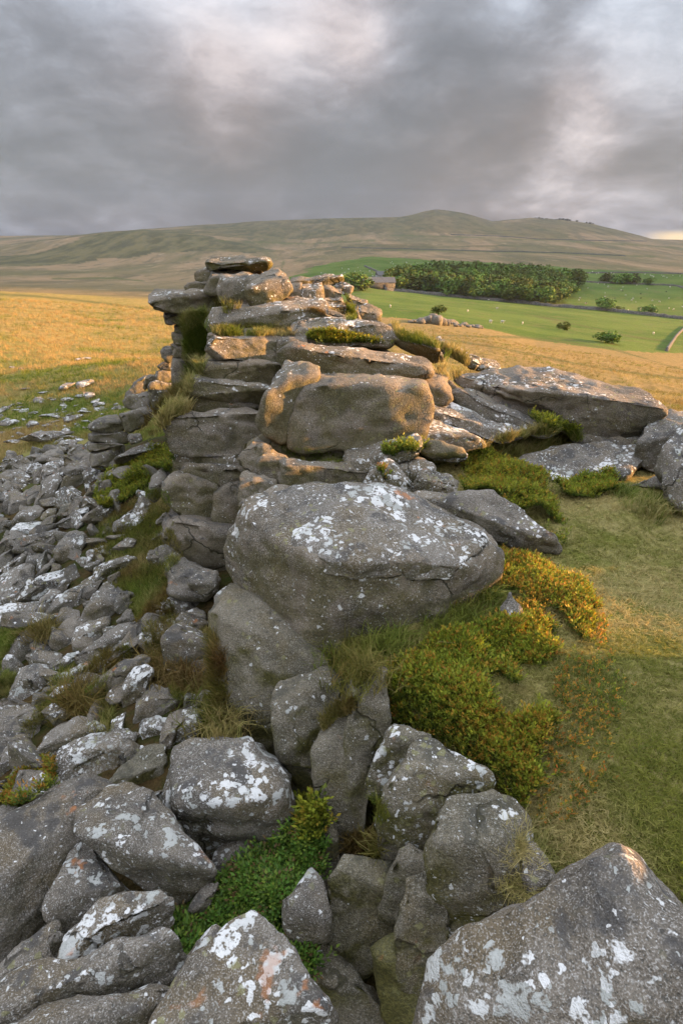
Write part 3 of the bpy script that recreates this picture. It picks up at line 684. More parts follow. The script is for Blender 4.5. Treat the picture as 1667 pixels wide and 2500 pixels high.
for lab, o_, yy in (('long whitish slab sloping down right of the green ledge', '80,102 150,103 250,148 352,210 358,262 270,236 160,196', 7.3),
        ('lichened slab end below the yellow sunlit grass', '360,186 450,206 544,250 554,284 510,304 430,256', 7.6),
        ('orange-lit rounded stone at the far right toe of the tor', '536,268 620,272 654,300 642,328 560,318', 7.9),
        ('little upright stone on the skyline of the tor right shoulder', '330,152 362,150 366,190 338,186', 8.2),
        ('low stone between the shoulder stone and the sloping slab', '350,180 430,195 470,240 440,262 372,226', 7.8)):
    tor(lab, V4, o_, box=.5, y=yy, t=1.0, el=40, tint=.5, lichen=.9)
# blocks below the great cracked block
for lab, o_, yy, li in (('small notched stone left of the mossy recess', '545,1165 556,1108 640,1086 690,1090 705,1145 625,1185 605,1262 568,1235', 5.35, .35),
        ('rounded lump left below the great cracked block', '605,1255 636,1170 712,1118 775,1150 745,1242 745,1315 640,1306', 5.2, .25),
        ('wide smooth block under the mossy recess', '736,1275 756,1200 850,1172 1100,1196 1226,1240 1216,1306 1000,1320 760,1330', 5.15, .35),
        ('rounded stone at the left below the smooth wide block', '515,1332 526,1258 560,1236 615,1290 705,1318 725,1345 600,1396 540,1406', 4.95, .25),
        ('tiny rounded stone tucked against the big boulder', '520,1432 536,1378 574,1396 588,1432 540,1466', 4.7, .5)):
    tor(lab, V3, o_, y=yy, t=0.9, lichen=li, lev=5 if 'wide' in lab else 4)
tor('white-crusted slab with a lit tip beside the grassy ledge', V3, '1105,1172 1116,1108 1250,1076 1400,1056 1502,1052 1510,1102 1400,1124 1320,1176 1220,1246 1150,1220', box=.55, y=5.3, t=0.8, el=45, lichen=1.1, name='granite_slab')
for lab, o_ in (('white-spotted slab top of the small ribbed outcrop', '128,752 170,738 240,758 334,800 300,832 220,872 160,832'),
        ('lichen-covered stone right end of the small ribbed outcrop', '232,872 320,818 384,840 444,910 432,944 330,934 250,914'),
        ('grey ribbed stone left side of the small outcrop', '45,800 120,758 152,830 218,880 222,972 140,924 60,872'),
        ('low stone at the bottom of the small ribbed outcrop', '216,944 260,918 424,960 424,994 300,1004 230,974'),
        ('small white-tipped stone on the turf above the ribbed outcrop', '308,744 350,718 482,722 494,752 420,774 330,764')):
    tor(lab, V4, o_, box=.5, z=0.30, t=0.7, el=50, lichen=1.3, amp=.06)
tor('small rough stone left of the ribbed outcrop', V6, '765,155 800,92 835,88 890,150 850,176', z=.28, el=45, lichen=1.0)
# slabs on the right
rock3('huge flat-topped slab with orange light along its top', V4, '428,372,.70 450,340,.78 560,318,.80 700,306,.82 830,297,.84 930,307,.84 1050,356,.80 1250,376,.78 1400,426,.76 1472,468,.74 640,400,.74 740,412,.76 940,415,.78 1200,445,.77 1430,492,.72 1497,515,.66 1480,545,.60 1405,575,.50 1352,650,.26 1335,676,.22 1150,672,.24 1040,648,.26 900,578,.36 760,545,.42 640,515,.48 540,455,.58',
      bot=(.1, .6, -.15), lev=6, lichen=.6, tint=.5, sm=1.3, cuts=2, amp=.016, name='granite_slab', cat='rock', cracks=[((470,415,.66),(900,560,.42),.05,.08), ((560,370,.74),(760,470,.6),.02,.04)])
rock('long layer of granite sandwiched under the huge flat slab', V4, box=0.3, sm=1.4, out= '396,452 428,408 510,416 560,468 760,548 900,600 930,640 780,630 600,566 480,516', y=6.25, el=35, t=0.9, lichen=.7, name='granite_slab', cat='rock')
rock('thin tilted sheet of granite with a white lichen edge', V4, box=0.5, sm=1.4, out= '266,522 330,488 400,472 480,516 620,576 770,628 740,655 650,680 570,646 450,596 340,564', y=5.95, el=42, t=0.8, lichen=1.2, name='granite_slab', cat='rock')
rock('lowest rounded lobe of the layered slabs, white spotted', V4, box=0.5, sm=1.4, out= '230,602 250,567 340,571 480,616 556,648 576,692 480,716 350,696 258,644', y=5.65, el=38, t=0.8, lichen=1.0, name='granite_slab', cat='rock')
rock('shadowed ledge beneath the huge flat slab', V4, '1000,640 1150,655 1350,660 1380,700 1200,712 1050,700', y=6.1, t=.6, lichen=.4, name='granite_slab', cat='rock')
rock('dark mossy stone under the white-crusted slab tip', V4, '240,650 340,690 470,712 480,740 360,742 270,752 230,700', y=5.5, t=.7, lichen=.2, moss=1.0, cat='rock')
rock('flat white-flecked slab sunk level in the turf', V4, '690,785 840,748 920,698 1050,686 1350,686 1356,770 1265,838 1050,866 900,882 830,846', z=.16, el=74, t=.4, b=.07, inset=.8, lev=5, lichen=1.1, sm=1.5, name='granite_slab', cat='rock')
rock('pale boulder at the right edge beside the flat slab', V4, box=0.45, sm=1.4, out= '1315,742 1345,650 1420,566 1500,535 1590,525 1640,600 1560,720 1455,838 1400,816 1338,774', z=.42, lev=5, t=.8, lichen=.9)
rock('tall white-spotted boulder cut by the right edge of the picture', V4, box=0.4, sm=1.4, out= '1455,835 1498,700 1568,575 1640,530 1760,640 1790,900 1700,1010 1568,1010 1500,950', z=.50, lev=5, t=.9, lichen=1.0)
rock('small stone in the hollow below the right-edge boulders', V4, '1285,892 1350,868 1452,846 1474,902 1380,914', z=.10, lichen=.9, cat='rock')
# the middle boulder
rock3('great central boulder, white lichen splashed over its rounded top', V6, '196,290,.54 260,228,.60 340,178,.64 500,166,.66 700,166,.65 880,166,.60 1000,258,.52 1100,298,.48 1200,356,.43 1372,388,.38 1436,440,.30 '
      '200,330,.50 330,420,.53 520,515,.55 760,525,.54 1000,530,.50 1250,545,.40 1400,520,.25 1425,630,.06 1345,716,.0 1200,784,-.02 1060,826,.0 960,876,-.04 800,906,-.06 650,1016,-.22 560,1032,-.26 488,996,-.24 436,934,-.20 376,834,-.12 278,764,-.06 186,694,-.04 112,560,.08 128,400,.34',
      bot=(.08, .35, -.12), lichen=.8, moss=.5, tint=.45, sm=1.2, cuts=2, amp=.02, shrink=.85)
def cap_layer(parent, view, pts, thick, lichen):
    ox, oy, sc = view; a = np.array(spr(pts)); px = a[:, :2]/sc + np.array([ox, oy]); d = ray(px[:, 0], px[:, 1]); Q = CAM + d*((a[:, 2:3]-H)/d[:, 2:3])
    cQ = Q.mean(0); B = cQ + (Q-cQ)*1.0 - np.array([0, 0, thick]); M = cQ + (Q-cQ)*.9 + np.array([0, 0, .03])
    V, T = rock_body(np.concatenate([Q, B, M]), 6, .9, .016, 1, 4242)
    V = V + np.array([0, 0, 1])*(0.03*fbm(V*np.array([2.2, 2.2, 0]), 3, 91))[:, None]
    base = np.array(parent.location)
    o = add_obj('cap_layer', mesh_from('cap_layer', V-base, T), GRANITE, parent); o['lichen'] = lichen; o['moss'] = .3; o['tint'] = .1; o['label'] = 'white-splashed overhanging top layer'
    add_bvh(V, T); return o
cap_layer(ROCKS[-1], V6, '186,300,.56 255,225,.63 340,172,.67 500,160,.69 700,160,.68 885,160,.63 1005,252,.55 1105,292,.51 1200,350,.46 1330,385,.42 1340,440,.40 1180,560,.42 1080,540,.47 900,520,.53 740,532,.56 600,524,.57 480,488,.57 350,424,.56 260,372,.55', .10, 1.12)
rock('low smooth rock behind the great central boulder', V4, '300,1002 380,946 560,936 640,956 742,1016 842,1086 905,1170 966,1204 840,1208 790,1166 640,1116 420,1056', z=.20, el=62, t=.5, lev=5, lichen=.55, sm=3, cat='rock')
rock('pointed little stone rising out of the bilberry', V6, '1398,830 1430,720 1462,660 1500,740 1532,810 1450,856', z=.12, lichen=.5, cat='rock')
# ---- cliff of upright columns below the bilberry
CL = dict(sq=.80, name='granite_block', cat='rock', lev=5, amp=0.026, box=.26, face=20, topel=70, inset=.80, b=.2, grow=1.17, moss=.8, tint=.25, lichen=.3, el=20, t=.9, sm=1.0)
def cliff(label, out, **k):
    d = dict(CL); d.update(k); return rock(label, V9, out, **d)
rock('bedrock face behind the upright columns of the gully', V9, '540,500 700,380 860,330 1060,640 1340,880 1450,1240 1150,1540 900,1500 640,1180 560,900', z=-.80, el=35, t=.5, lev=5, b=.08, inset=.85, lichen=.15, moss=1.1, tint=.4, name='granite_block', cat='rock')
cliff('huge smooth rock bulging out beneath the great central boulder', '72,200 78,60 150,-90 300,-40 410,70 480,205 575,262 490,305 375,352 392,470 430,560 515,705 400,660 310,628 200,608 126,535 106,330', y=3.0, el=28, lichen=.3, lev=6)
cliff('grey shield-shaped block under the tussocks of the gully', '346,400 368,338 480,298 605,284 648,330 614,465 574,552 558,632 532,722 468,668 428,566 398,482', y=2.6, lichen=.35)
cliff('long slender pillar in the middle of the gully', '536,680 566,560 620,498 694,466 706,560 726,720 776,800 752,846 694,866 678,960 676,1100 654,1178 620,1208 586,1080 556,900', z=-.42, el=32, lichen=.2)
cliff('tall flat-faced column with a white cap next to the bilberry', '690,560 696,420 728,336 790,284 850,286 842,400 862,520 858,640 836,742 772,816 716,722', z=-.12, el=30, lichen=.5)
cliff('stubby column right below the white-capped column', '804,850 826,740 848,640 880,604 1012,600 1070,598 946,735 896,825 886,895 840,902', z=-.14, el=40, lichen=.7)
cliff('wide column with a thick white lichen splash on its sloping head', '884,830 956,720 1006,646 1060,614 1104,636 1154,696 1244,776 1360,828 1346,866 1244,916 1134,1026 1064,1158 1008,1116 926,1066 884,962', z=-.10, el=42, lichen=.95, ridge='960,780,.15 1080,700,.12 1250,820,.2 1020,1040,.22 1150,960,.22')
cliff('bulky column with scattered white spots beside the turf edge', '1074,1185 1086,1110 1148,1026 1250,954 1354,874 1406,938 1476,1058 1508,1250 1506,1356 1402,1438 1252,1548 1180,1580 1116,1456 1084,1300', z=-.08, el=40, lichen=.8)
cliff('small grey lobe wedged low between the columns', '875,1272 926,1138 970,1104 1066,1168 1088,1232 984,1346 952,1478 896,1426', z=-.38, lev=4)
cliff('thin splinter of rock deep in the column cleft', '830,1062 848,974 904,1018 936,1080 914,1154 882,1268 846,1234', z=-.42, lev=4, lichen=.1)
cliff('dark leaning column against the lower right boulder', '924,1602 956,1430 998,1326 1084,1254 1116,1422 1170,1572 1086,1706 1044,1830 954,1768', z=-.35, lichen=.1)
cliff('broad mossy-footed rock low in the centre of the gully', '594,1442 626,1330 678,1184 760,1224 854,1254 896,1400 938,1482 924,1526 862,1566 792,1618 750,1710 686,1690 634,1588', z=-.62, el=35, lichen=.2, moss=1.0)
cliff('narrow rib left of the broad mossy-footed rock', '524,1132 546,994 594,1078 646,1182 636,1294 602,1378 554,1336', z=-.78, lev=4, lichen=.1)
cliff('shadowed rib behind the square scree block', '384,642 406,574 512,700 556,790 560,856 502,948 466,926 444,824 404,764', z=-.72, lev=4, lichen=.1)
cliff('mossy block in the darkest corner of the gully', '834,1702 866,1614 934,1552 958,1700 990,1832 1060,1970 896,1980 844,1866', z=-.62, lev=4, moss=1.5, lichen=.1)
cliff('dark mossy wall at the back of the column recess', '640,860 700,820 850,800 880,960 860,1080 780,1240 690,1200 650,1080', z=-.72, lev=4, moss=1.7, lichen=.05)
cliff('dim boulder at the bottom of the gully', '436,1684 600,1592 666,1656 726,1756 836,1860 806,1990 620,2000 536,1856 464,1766', z=-.85, lev=4, lichen=.15)
cliff('deep shadowed rock filling the gully between pillars', '520,1000 640,1180 700,1300 640,1500 560,1420 500,1200', z=-1.0, lev=4, lichen=.05)
rock('enormous pale-blotched boulder filling the lower right corner', V10, '36,2360 56,2180 146,2004 376,1824 600,1682 760,1582 950,1492 1060,1428 1114,1434 1196,1514 1290,1634 1440,1790 1640,1950 1700,2560 36,2600',
     z=.38, el=48, t=.35, lev=6, b=.2, ridge='300,1960,.14 700,1740,.14 1030,1530,.10 1160,1580,.14 1420,1900,.2 700,2200,.25 1200,2300,.28 250,2300,.2', lichen=.78, moss=.25, sm=1.6, cuts=3, amp=.02)
rock('small stone peeping out of dry grass behind the enormous boulder', V10, '584,1642 598,1478 640,1402 704,1478 758,1584 704,1628 630,1678', z=.02, lichen=.7, cat='rock')
# ---- foreground scree
SC = dict(lev=5, moss=.3, tint=.15, amp=.03, box=.5, sm=.9, grow=1.11)
def scr(label, view, out, **k):
    d = dict(SC); d.update(k); return rock(label, view, out, **d)
rock3('big square scree block with white-crusted top beside the cliff', V8, '826,60,-.42 860,36,-.36 1100,6,-.33 1194,6,-.34 1296,78,-.36 1348,180,-.40 796,200,-.55 786,330,-.60 846,285,-.38 960,300,-.35 1100,305,-.35 1240,300,-.37 1330,280,-.42 1368,350,-.58 1350,496,-.78 1252,508,-.78 1110,538,-.84 1008,582,-.88 896,536,-.82 870,446,-.66 826,446,-.70',
      bot=(.05, .25, -.3), lev=5, lichen=1.05, moss=.3, tint=.15, sm=1.2, cuts=3, amp=.02, cracks=[((870,420,-.5),(1340,400,-.52),.02,.02)])
scr('dark stone in the gap left of the big square block', V8, '664,312 720,266 794,250 796,356 740,376 686,344', z=-.75, lev=4, lichen=.7)
scr('long white-blotched block tilted down towards the green bush', V8, '390,392 406,342 530,294 622,278 726,356 796,378 856,448 936,556 1018,618 1028,684 962,738 862,794 816,794 746,752 598,658 496,598 434,536 404,484', z=-.40, el=60, t=.5, lichen=.95, ridge='440,430,.15 560,360,.12 780,440,.15 960,640,.2 800,740,.2 480,540,.2', sm=1.8, cuts=1)
scr('great smooth slab slanting in from the left edge', V8, '-60,430 0,388 100,336 300,240 400,214 500,214 564,246 626,288 520,302 414,346 398,402 412,502 334,572 284,724 254,886 100,968 0,1068 -100,1000', z=-.42, el=52, t=.4, lichen=.45, ridge='0,640,.22 120,560,.2 300,520,.14 60,900,.2', sm=2, lev=6, cuts=0, amp=.02, name='granite_slab')
scr('white-spotted wedge stone left of the tilted block', V8, '204,822 298,680 348,534 422,492 486,580 566,700 628,772 480,806 424,856 340,988 298,966 236,852', z=-.48, el=58, t=.5, lichen=.95)
scr('arched block crusted white along its back, under the tilted block', V8, '294,1076 316,956 430,844 490,784 610,764 744,754 808,776 798,886 722,948 580,998 450,1048 336,1090', z=-.38, el=55, t=.5, lichen=1.3, ridge='400,900,.15 560,860,.22 760,830,.18 400,1030,.15 700,930,.18')
scr('small stone in the crack beside the arched block', V8, '224,952 292,924 316,1000 258,1068', z=-.5, lev=4)
scr('long slab with big white patches along the bottom left', V8, '-60,1255 0,1226 250,1104 520,1004 744,928 806,954 868,1090 858,1156 700,1238 500,1298 270,1300 0,1380 -60,1400', z=-.22, el=55, t=.45, lichen=1.0, ridge='0,1290,.14 300,1180,.14 600,1080,.14 800,1050,.14 760,1180,.14', sm=1.8, cuts=0, name='granite_slab')
scr('lower layer of the white-patched slab at the bottom edge', V8, '-60,1400 0,1366 270,1290 560,1274 846,1194 860,1234 600,1400 300,1460 -60,1480', z=-.22, el=50, t=.5, lichen=.9, name='granite_slab')
scr('shaded stone between the two left-edge slabs', V8, '-40,1110 0,1074 120,992 264,892 268,1010 308,1074 100,1168 0,1218', z=-.55, el=55, t=.6, lichen=.5)
scr('narrow stone beside the pointed boulder, below the green bush', V8, '848,1196 876,1106 958,984 1022,918 1058,958 1048,1032 1004,1126 878,1228', z=-.30, lev=4, lichen=.8)
scr('pointed boulder with a round white lichen shield at the bottom', V8, '700,1400 868,1234 998,1114 1046,1026 1086,926 1200,832 1272,876 1298,938 1388,1016 1458,1148 1548,1278 1580,1380 1590,1460 690,1470', z=-.12, el=58, t=.4, lichen=1.0, lev=6, b=.2, ridge='1180,900,.1 1080,1080,.16 1300,1060,.18 900,1280,.18 1400,1250,.2 1150,1380,.26', sm=2, cuts=0, amp=.025)
scr('triangular lichened stone right of the green bush', V8, '1354,782 1400,734 1482,638 1526,698 1568,880 1568,1016 1438,1062 1406,962 1384,862', z=-.55, el=52, t=.6, lichen=.7, lev=4)
scr('brownish rock under the big square block by the bush', V8, '1030,570 1130,502 1240,484 1300,560 1240,628 1160,658 1080,700 1022,654', z=-.80, lev=4, lichen=.8)
scr('little stone at the left rim of the green bush', V8, '924,824 976,714 1046,694 1036,764 960,858', z=-.62, lev=4, lichen=.6)
# ---- scree below the cliff, traced stone by stone
S = dict(grow=1.12, box=.48, lev=4, moss=.35, tint=.15, amp=.04, cuts=7, sm=1.0, lichen=.85, el=None)
def stone(label, view, out, **k):
    d = dict(S); d.update(k); d.setdefault('group', 'boulders of the scree slope')
    return rock(label, view, out, **d)
for lab, o_, k in (
 ('roundish grey boulder near the left edge, red grass behind it', '35,490 70,340 110,300 180,300 270,360 260,420 200,440 110,510 60,525', dict(sm=3)),
 ('pale flat-faced stone right of the roundish boulder', '270,390 280,290 400,345 405,400 350,450 290,430', dict(lichen=.5)),
 ('leaning lichened stone beside the pale flat-faced stone', '405,370 430,300 550,260 600,240 590,290 520,370 450,430 410,415', {}),
 ('large angular tilted slab in the middle of the scree', '440,280 470,200 530,110 580,60 710,120 710,160 640,250 560,270 500,310', dict(lichen=.7, lev=5)),
 ('lumpy stone left of the large angular slab', '310,260 340,200 390,185 440,210 440,270 380,320 330,300', {}),
 ('upright grey stone between two white-crusted stones', '205,240 210,150 270,90 330,110 290,180 255,260', dict(lichen=.6)),
 ('long speckled stone running up towards the grass bank', '255,250 300,140 400,90 480,60 520,60 480,110 430,150 420,190 330,200 280,270', {}),
 ('white-crusted block at the left edge above the small green lawn', '-20,190 100,165 210,170 205,220 120,270 60,300 -20,295', dict(lichen=1.4)),
 ('flat stone above the white-crusted left-edge block', '-20,140 60,105 165,90 200,130 100,165 -20,180', dict(lichen=1.1)),
 ('broad whitish stone above the upright grey stone', '155,60 220,20 360,0 350,70 290,110 200,140 165,100', dict(lichen=1.2)),
 ('brownish block with white top patches left of the cliff foot', '770,350 840,290 930,250 1010,280 1020,350 960,400 870,450 810,440 775,385', dict(lev=5)),
 ('two-lobed white stone close to the cliff foot', '1000,350 1020,310 1060,305 1110,345 1170,345 1160,380 1060,375 1010,380', dict(lichen=1.5)),
 ('small white-flecked stone below the two-lobed white stone', '950,440 970,410 1030,385 1055,390 1050,430 980,455', dict(lichen=1.3)),
 ('long white-capped slab abutting the cliff foot', '925,530 950,490 1090,470 1180,450 1230,470 1235,530 1210,560 1170,520 1080,510 980,545', dict(lichen=1.4, lev=5)),
 ('squarish pale stone on the grass by the cliff', '1005,220 1080,185 1110,200 1125,260 1050,300 1015,270', {}),
 ('jagged small stone left of the squarish pale stone', '780,250 820,200 830,165 860,190 885,230 850,290 800,305', dict(cuts=9)),
 ('dark rough stone at the top right of the angular slab', '640,260 690,200 720,195 760,250 720,290 660,290', dict(lichen=.6)),
 ('speckled slab sloping left below the dark rough stone', '470,430 560,380 640,300 760,255 800,300 700,340 620,400 500,470', dict(lichen=1.0)),
 ('white-edged splinter pointing down to the left', '405,630 430,570 520,490 570,470 600,520 530,580 450,625', dict(lichen=1.3)),
 ('oblong leaning stone above the flat grey slab', '570,490 600,440 690,350 715,360 690,450 640,520 590,525', dict(lichen=1.0)),
 ('flat plain grey slab lying tilted in the scree', '475,680 560,590 680,490 760,460 820,470 780,520 690,560 660,650 590,740 540,765 500,740', dict(lichen=.25, lev=5, b=.1, inset=.8)),
 ('pillar-like standing stone white along its edge', '655,860 670,650 700,560 740,520 830,520 830,570 790,620 760,740 700,830', dict(lichen=1.0, lev=5, sm=2.5)),
 ('triangular grey stone right of the pillar-like stone', '742,830 760,700 810,610 830,595 1000,680 1020,700 950,740 870,780 790,810', dict(lichen=.5, lev=5)),
 ('white-topped small block under the triangular stone', '765,840 780,800 870,785 920,800 900,870 840,930 800,930 770,890', dict(lichen=1.5)),
 ('curved white-shouldered stone above the big square block', '910,880 930,790 970,760 1060,745 1110,760 1110,830 1040,920 970,930 900,1000 895,970', dict(lichen=1.2)),
 ('weathered stone in the tussocks right of the curved stone', '1050,720 1110,650 1180,615 1240,640 1230,700 1170,740 1130,775 1080,745', dict(lichen=.9)),
 ('knobbly white-marked stone near the left, above the fern-red tuft', '80,600 110,550 170,500 230,520 250,570 220,660 130,720 50,690 60,640', dict(lichen=1.0)),
 ('thin pale slab above the left grassy gap', '230,510 330,470 420,430 440,440 400,490 300,530 250,540', dict(lichen=1.2)),
 ('second thin pale slab, below the first one', '260,600 330,560 440,510 480,500 470,540 380,600 300,620', dict(lichen=1.3)),
 ('grey lump at the left edge below the knobbly stone', '-10,760 20,710 80,710 110,760 90,810 20,825', {}),
 ('smooth low stone left of the red-brown tuft', '100,800 140,780 270,765 275,790 240,850 190,870 120,840', dict(lichen=.7, sm=2.5)),
 ('small whitish stone above the smooth low stone', '145,750 170,700 230,685 250,700 190,770 160,780', dict(lichen=1.2)),
 ('rounded white-topped stone at the left grass hollow', '20,910 50,865 100,845 150,900 140,930 60,940', dict(lichen=1.2)),
 ('streaked stone at the left edge above the heather patch', '-20,1060 30,970 90,930 160,930 165,970 100,1050 40,1110 -20,1130', dict(lichen=1.1)),
 ('narrow stone next to the heather patch', '70,1130 110,1060 160,1000 200,1040 130,1110', {}),
 ('wide pale slab sloping above the white-blotched block', '180,990 250,900 340,840 440,800 560,830 610,880 540,910 400,930 300,1000 230,1020', dict(lichen=.9, lev=5)),
 ('white-blotched block left of the big square block', '310,1150 315,1020 340,960 400,930 560,890 680,875 715,900 700,970 640,1040 590,1110 500,1140 380,1170', dict(lichen=1.6, lev=5)),
 ('smooth olive-grey boulder between the white-blotched and square blocks', '600,1150 620,1090 710,1020 830,940 900,940 900,1060 880,1120 780,1180 710,1220 640,1190', dict(lichen=.35, moss=.9, lev=5, sm=3)),
 ('white chip resting on the olive-grey boulder', '700,1020 730,960 780,940 800,950 770,990', dict(lichen=1.6)),
 ('little stone between the slab and white-topped small block', '720,900 740,870 775,880 775,912', {}),
 ('tall lichened stone leaning against the cliff rock', '1170,290 1180,140 1230,90 1300,80 1322,110 1262,180 1222,280 1212,390 1180,370', dict(y=3.9, el=20, lichen=.9, cat='boulder')),
 ('half-buried stone at the left edge beside the lawn', '-20,600 40,560 100,550 110,590 60,640 -20,650', {}),
 ('small grey stone in the grass by the thin pale slabs', '215,470 240,440 285,440 290,470 240,492', {}),
 ('dark wedge left of the red-brown tuft', '215,660 240,630 300,620 320,650 260,690', dict(lichen=.5)),
 ('low pale stone under the streaked stone', '-20,1210 0,1180 60,1185 60,1230 0,1240', dict(lichen=1.2)),
 ('flat grey rock at the edge of the heather patch', '-20,1310 30,1270 100,1275 120,1300 60,1344 -20,1360', dict(lichen=.5)),
 ): stone(lab, V7, o_, **k)
for lab, o_, k in (
 ('smooth grey hump at the top left of the scree', '245,915 330,840 400,825 440,860 430,890 330,920 260,935', dict(sm=3, lichen=.5)),
 ('white-flecked stone under the smooth grey hump', '295,945 330,920 430,900 480,930 430,980 340,975', {}),
 ('big block at the left edge under the meadow', '-20,1015 60,985 130,980 205,1020 180,1070 60,1085 -20,1060', dict(lev=5)),
 ('lichened stone right of the big left-edge block', '130,985 200,960 290,1000 240,1030 200,1020', {}),
 ('angular stone below the spur of layered blocks', '420,1000 480,930 600,920 600,980 540,1040 440,1040', {}),
 ('grey boulder beneath the layered blocks', '490,900 520,860 600,840 630,880 630,940 540,920', dict(lichen=.4)),
 ('upright squared stone near the left edge', '60,1280 75,1120 190,1130 200,1180 180,1270 110,1290', dict(lichen=.6)),
 ('grey stone cut by the left edge beside the squared stone', '-30,1155 70,1125 60,1280 -30,1310', dict(lichen=.3)),
 ('dark-sided stone right of the squared stone', '190,1130 240,1080 310,1090 300,1150 220,1230 195,1200', dict(lichen=.5)),
 ('tall pointed grey stone in the upper scree', '240,1220 290,1060 380,1000 430,1060 360,1170 340,1240', dict(lichen=.5)),
 ('low flat stone below the squared stone', '90,1340 140,1270 260,1210 300,1250 280,1300 180,1340', dict(lichen=.6)),
 ('small faceted stone right of the tall pointed stone', '360,1190 420,1110 470,1140 440,1200 390,1240', {}),
 ('mottled stone beside the mossy slope', '440,1140 480,1100 560,1140 540,1190 470,1190', {}),
 ('brownish rounded stone in the upper scree', '400,1280 440,1210 540,1190 540,1250 450,1290', dict(moss=.8)),
 ('mossy-topped stone near the white-edged slab', '280,1310 330,1240 390,1240 370,1300 320,1330', dict(moss=.8)),
 ('white-edged slab tilted against the dark gap', '370,1350 440,1300 610,1210 615,1260 540,1340 460,1380', dict(lichen=1.1)),
 ('jagged white-topped stone left of centre scree', '85,1390 120,1345 270,1330 370,1340 340,1400 280,1430 200,1410 120,1420', dict(lichen=1.4)),
 ('large speckled slab under the jagged white-topped stone', '110,1520 130,1450 260,1420 390,1370 410,1430 330,1500 200,1560', {}),
 ('heavy dark-shadowed boulder in mid scree', '380,1560 400,1470 480,1400 560,1400 600,1450 520,1590 470,1650 410,1620', dict(lev=5)),
 ('long thin slab at the left edge of mid scree', '-20,1680 60,1600 180,1530 210,1550 120,1640 30,1710', {}),
 ('plate-like stone right of the long thin slab', '170,1640 200,1560 330,1560 350,1590 280,1640', dict(lichen=1.0)),
 ('blade of stone on edge below the plate-like stone', '205,1740 300,1640 370,1580 380,1600 290,1700 230,1740', {}),
 ('rough brown stone left of the blade of stone', '80,1760 120,1670 200,1650 240,1670 180,1750', dict(moss=.6)),
 ('whitish broad stone below the blade of stone', '195,1770 330,1690 460,1650 440,1720 400,1800 300,1830', dict(lichen=1.2)),
 ('pale stone standing in the green slope under the cliff', '870,1090 900,1010 1000,955 1020,1000 980,1060 900,1090', dict(lichen=1.2)),
 ('curved white stone high on the green slope', '695,1100 700,1050 770,1020 790,1050 740,1080', dict(lichen=1.4)),
 ('long slanting slab on the green slope beneath the ledge', '790,890 860,850 1000,785 1100,810 1110,830 1000,850 850,920 800,930', dict(lichen=.9, lift=.5)),
 ('dark upright rock against the cliff bottom', '1015,1150 1040,1030 1110,970 1150,1010 1130,1110 1060,1180', dict(lichen=.3, y=6.0)),
 ('small white stone below the dark upright rock', '960,1210 990,1165 1020,1180 1010,1230 980,1240', dict(lichen=1.4)),
 ('tiny lichened stone in the greenery of the slope', '765,1150 800,1115 840,1125 830,1150', dict(lichen=1.2)),
 ('cluster rock with white crown in the middle of the slope', '780,1390 790,1330 850,1280 910,1270 970,1310 930,1380 880,1400 800,1400', dict(lichen=1.2, cuts=9)),
 ('flat white stone close to the undercut bulge', '1040,1450 1090,1400 1160,1370 1180,1400 1120,1440', dict(lichen=1.5)),
 ('upright white-sided stone lower on the slope', '590,1640 600,1540 660,1515 670,1580 620,1640', dict(lichen=1.3)),
 ('grey cube stone next to the white-sided stone', '670,1570 690,1510 780,1490 770,1570 690,1590', {}),
 ('tall split rock at the left rim of the slope', '660,1240 700,1210 780,1210 740,1290 690,1300 660,1390', dict(lichen=.7)),
 ('small block by the layered spur', '890,740 960,730 970,770 900,790', dict(lichen=1.0, y=8.6)),
 ('stone lodged left of the bulging cliff block', '1105,655 1118,600 1185,598 1150,690', dict(lichen=.9, y=6.3)),
 ('brown rock at the top of the scree near the spur', '570,990 620,950 690,980 680,1060 600,1080 580,1040', {}),
 ('crumpled rock at the foot of the undercut bulge', '1125,1640 1170,1565 1240,1565 1290,1600 1450,1660 1484,1760 1400,1845 1300,1795 1180,1795', dict(y=4.9, el=25, lev=5, amp=.08, lichen=.5)),
 ('rounded rock in front of the crumpled rock', '1276,1742 1340,1686 1474,1676 1482,1772 1404,1846 1306,1806', dict(y=4.6, el=25, lichen=.5)),
 ('pale ribbed rock below the crumpled rock', '1106,1885 1200,1796 1290,1816 1386,1920 1386,1966 1100,1966', dict(lichen=.9, amp=.08)),
 ('flaky stone at the lower left of the green slope', '700,1430 710,1340 780,1330 800,1390 770,1430', {}),
 ('white-lipped stone low on the green slope', '660,1740 670,1680 740,1640 770,1660 720,1720', dict(lichen=1.3)),
 ('mid-scree stone beneath the heavy dark boulder', '530,1900 560,1790 640,1740 660,1800 600,1880', {}),
 ('broad stone in front of the grassy pocket', '560,1980 640,1850 720,1760 880,1830 890,1880 800,1960', dict(lichen=.9)),
 ): stone(lab, V5, o_, **k)
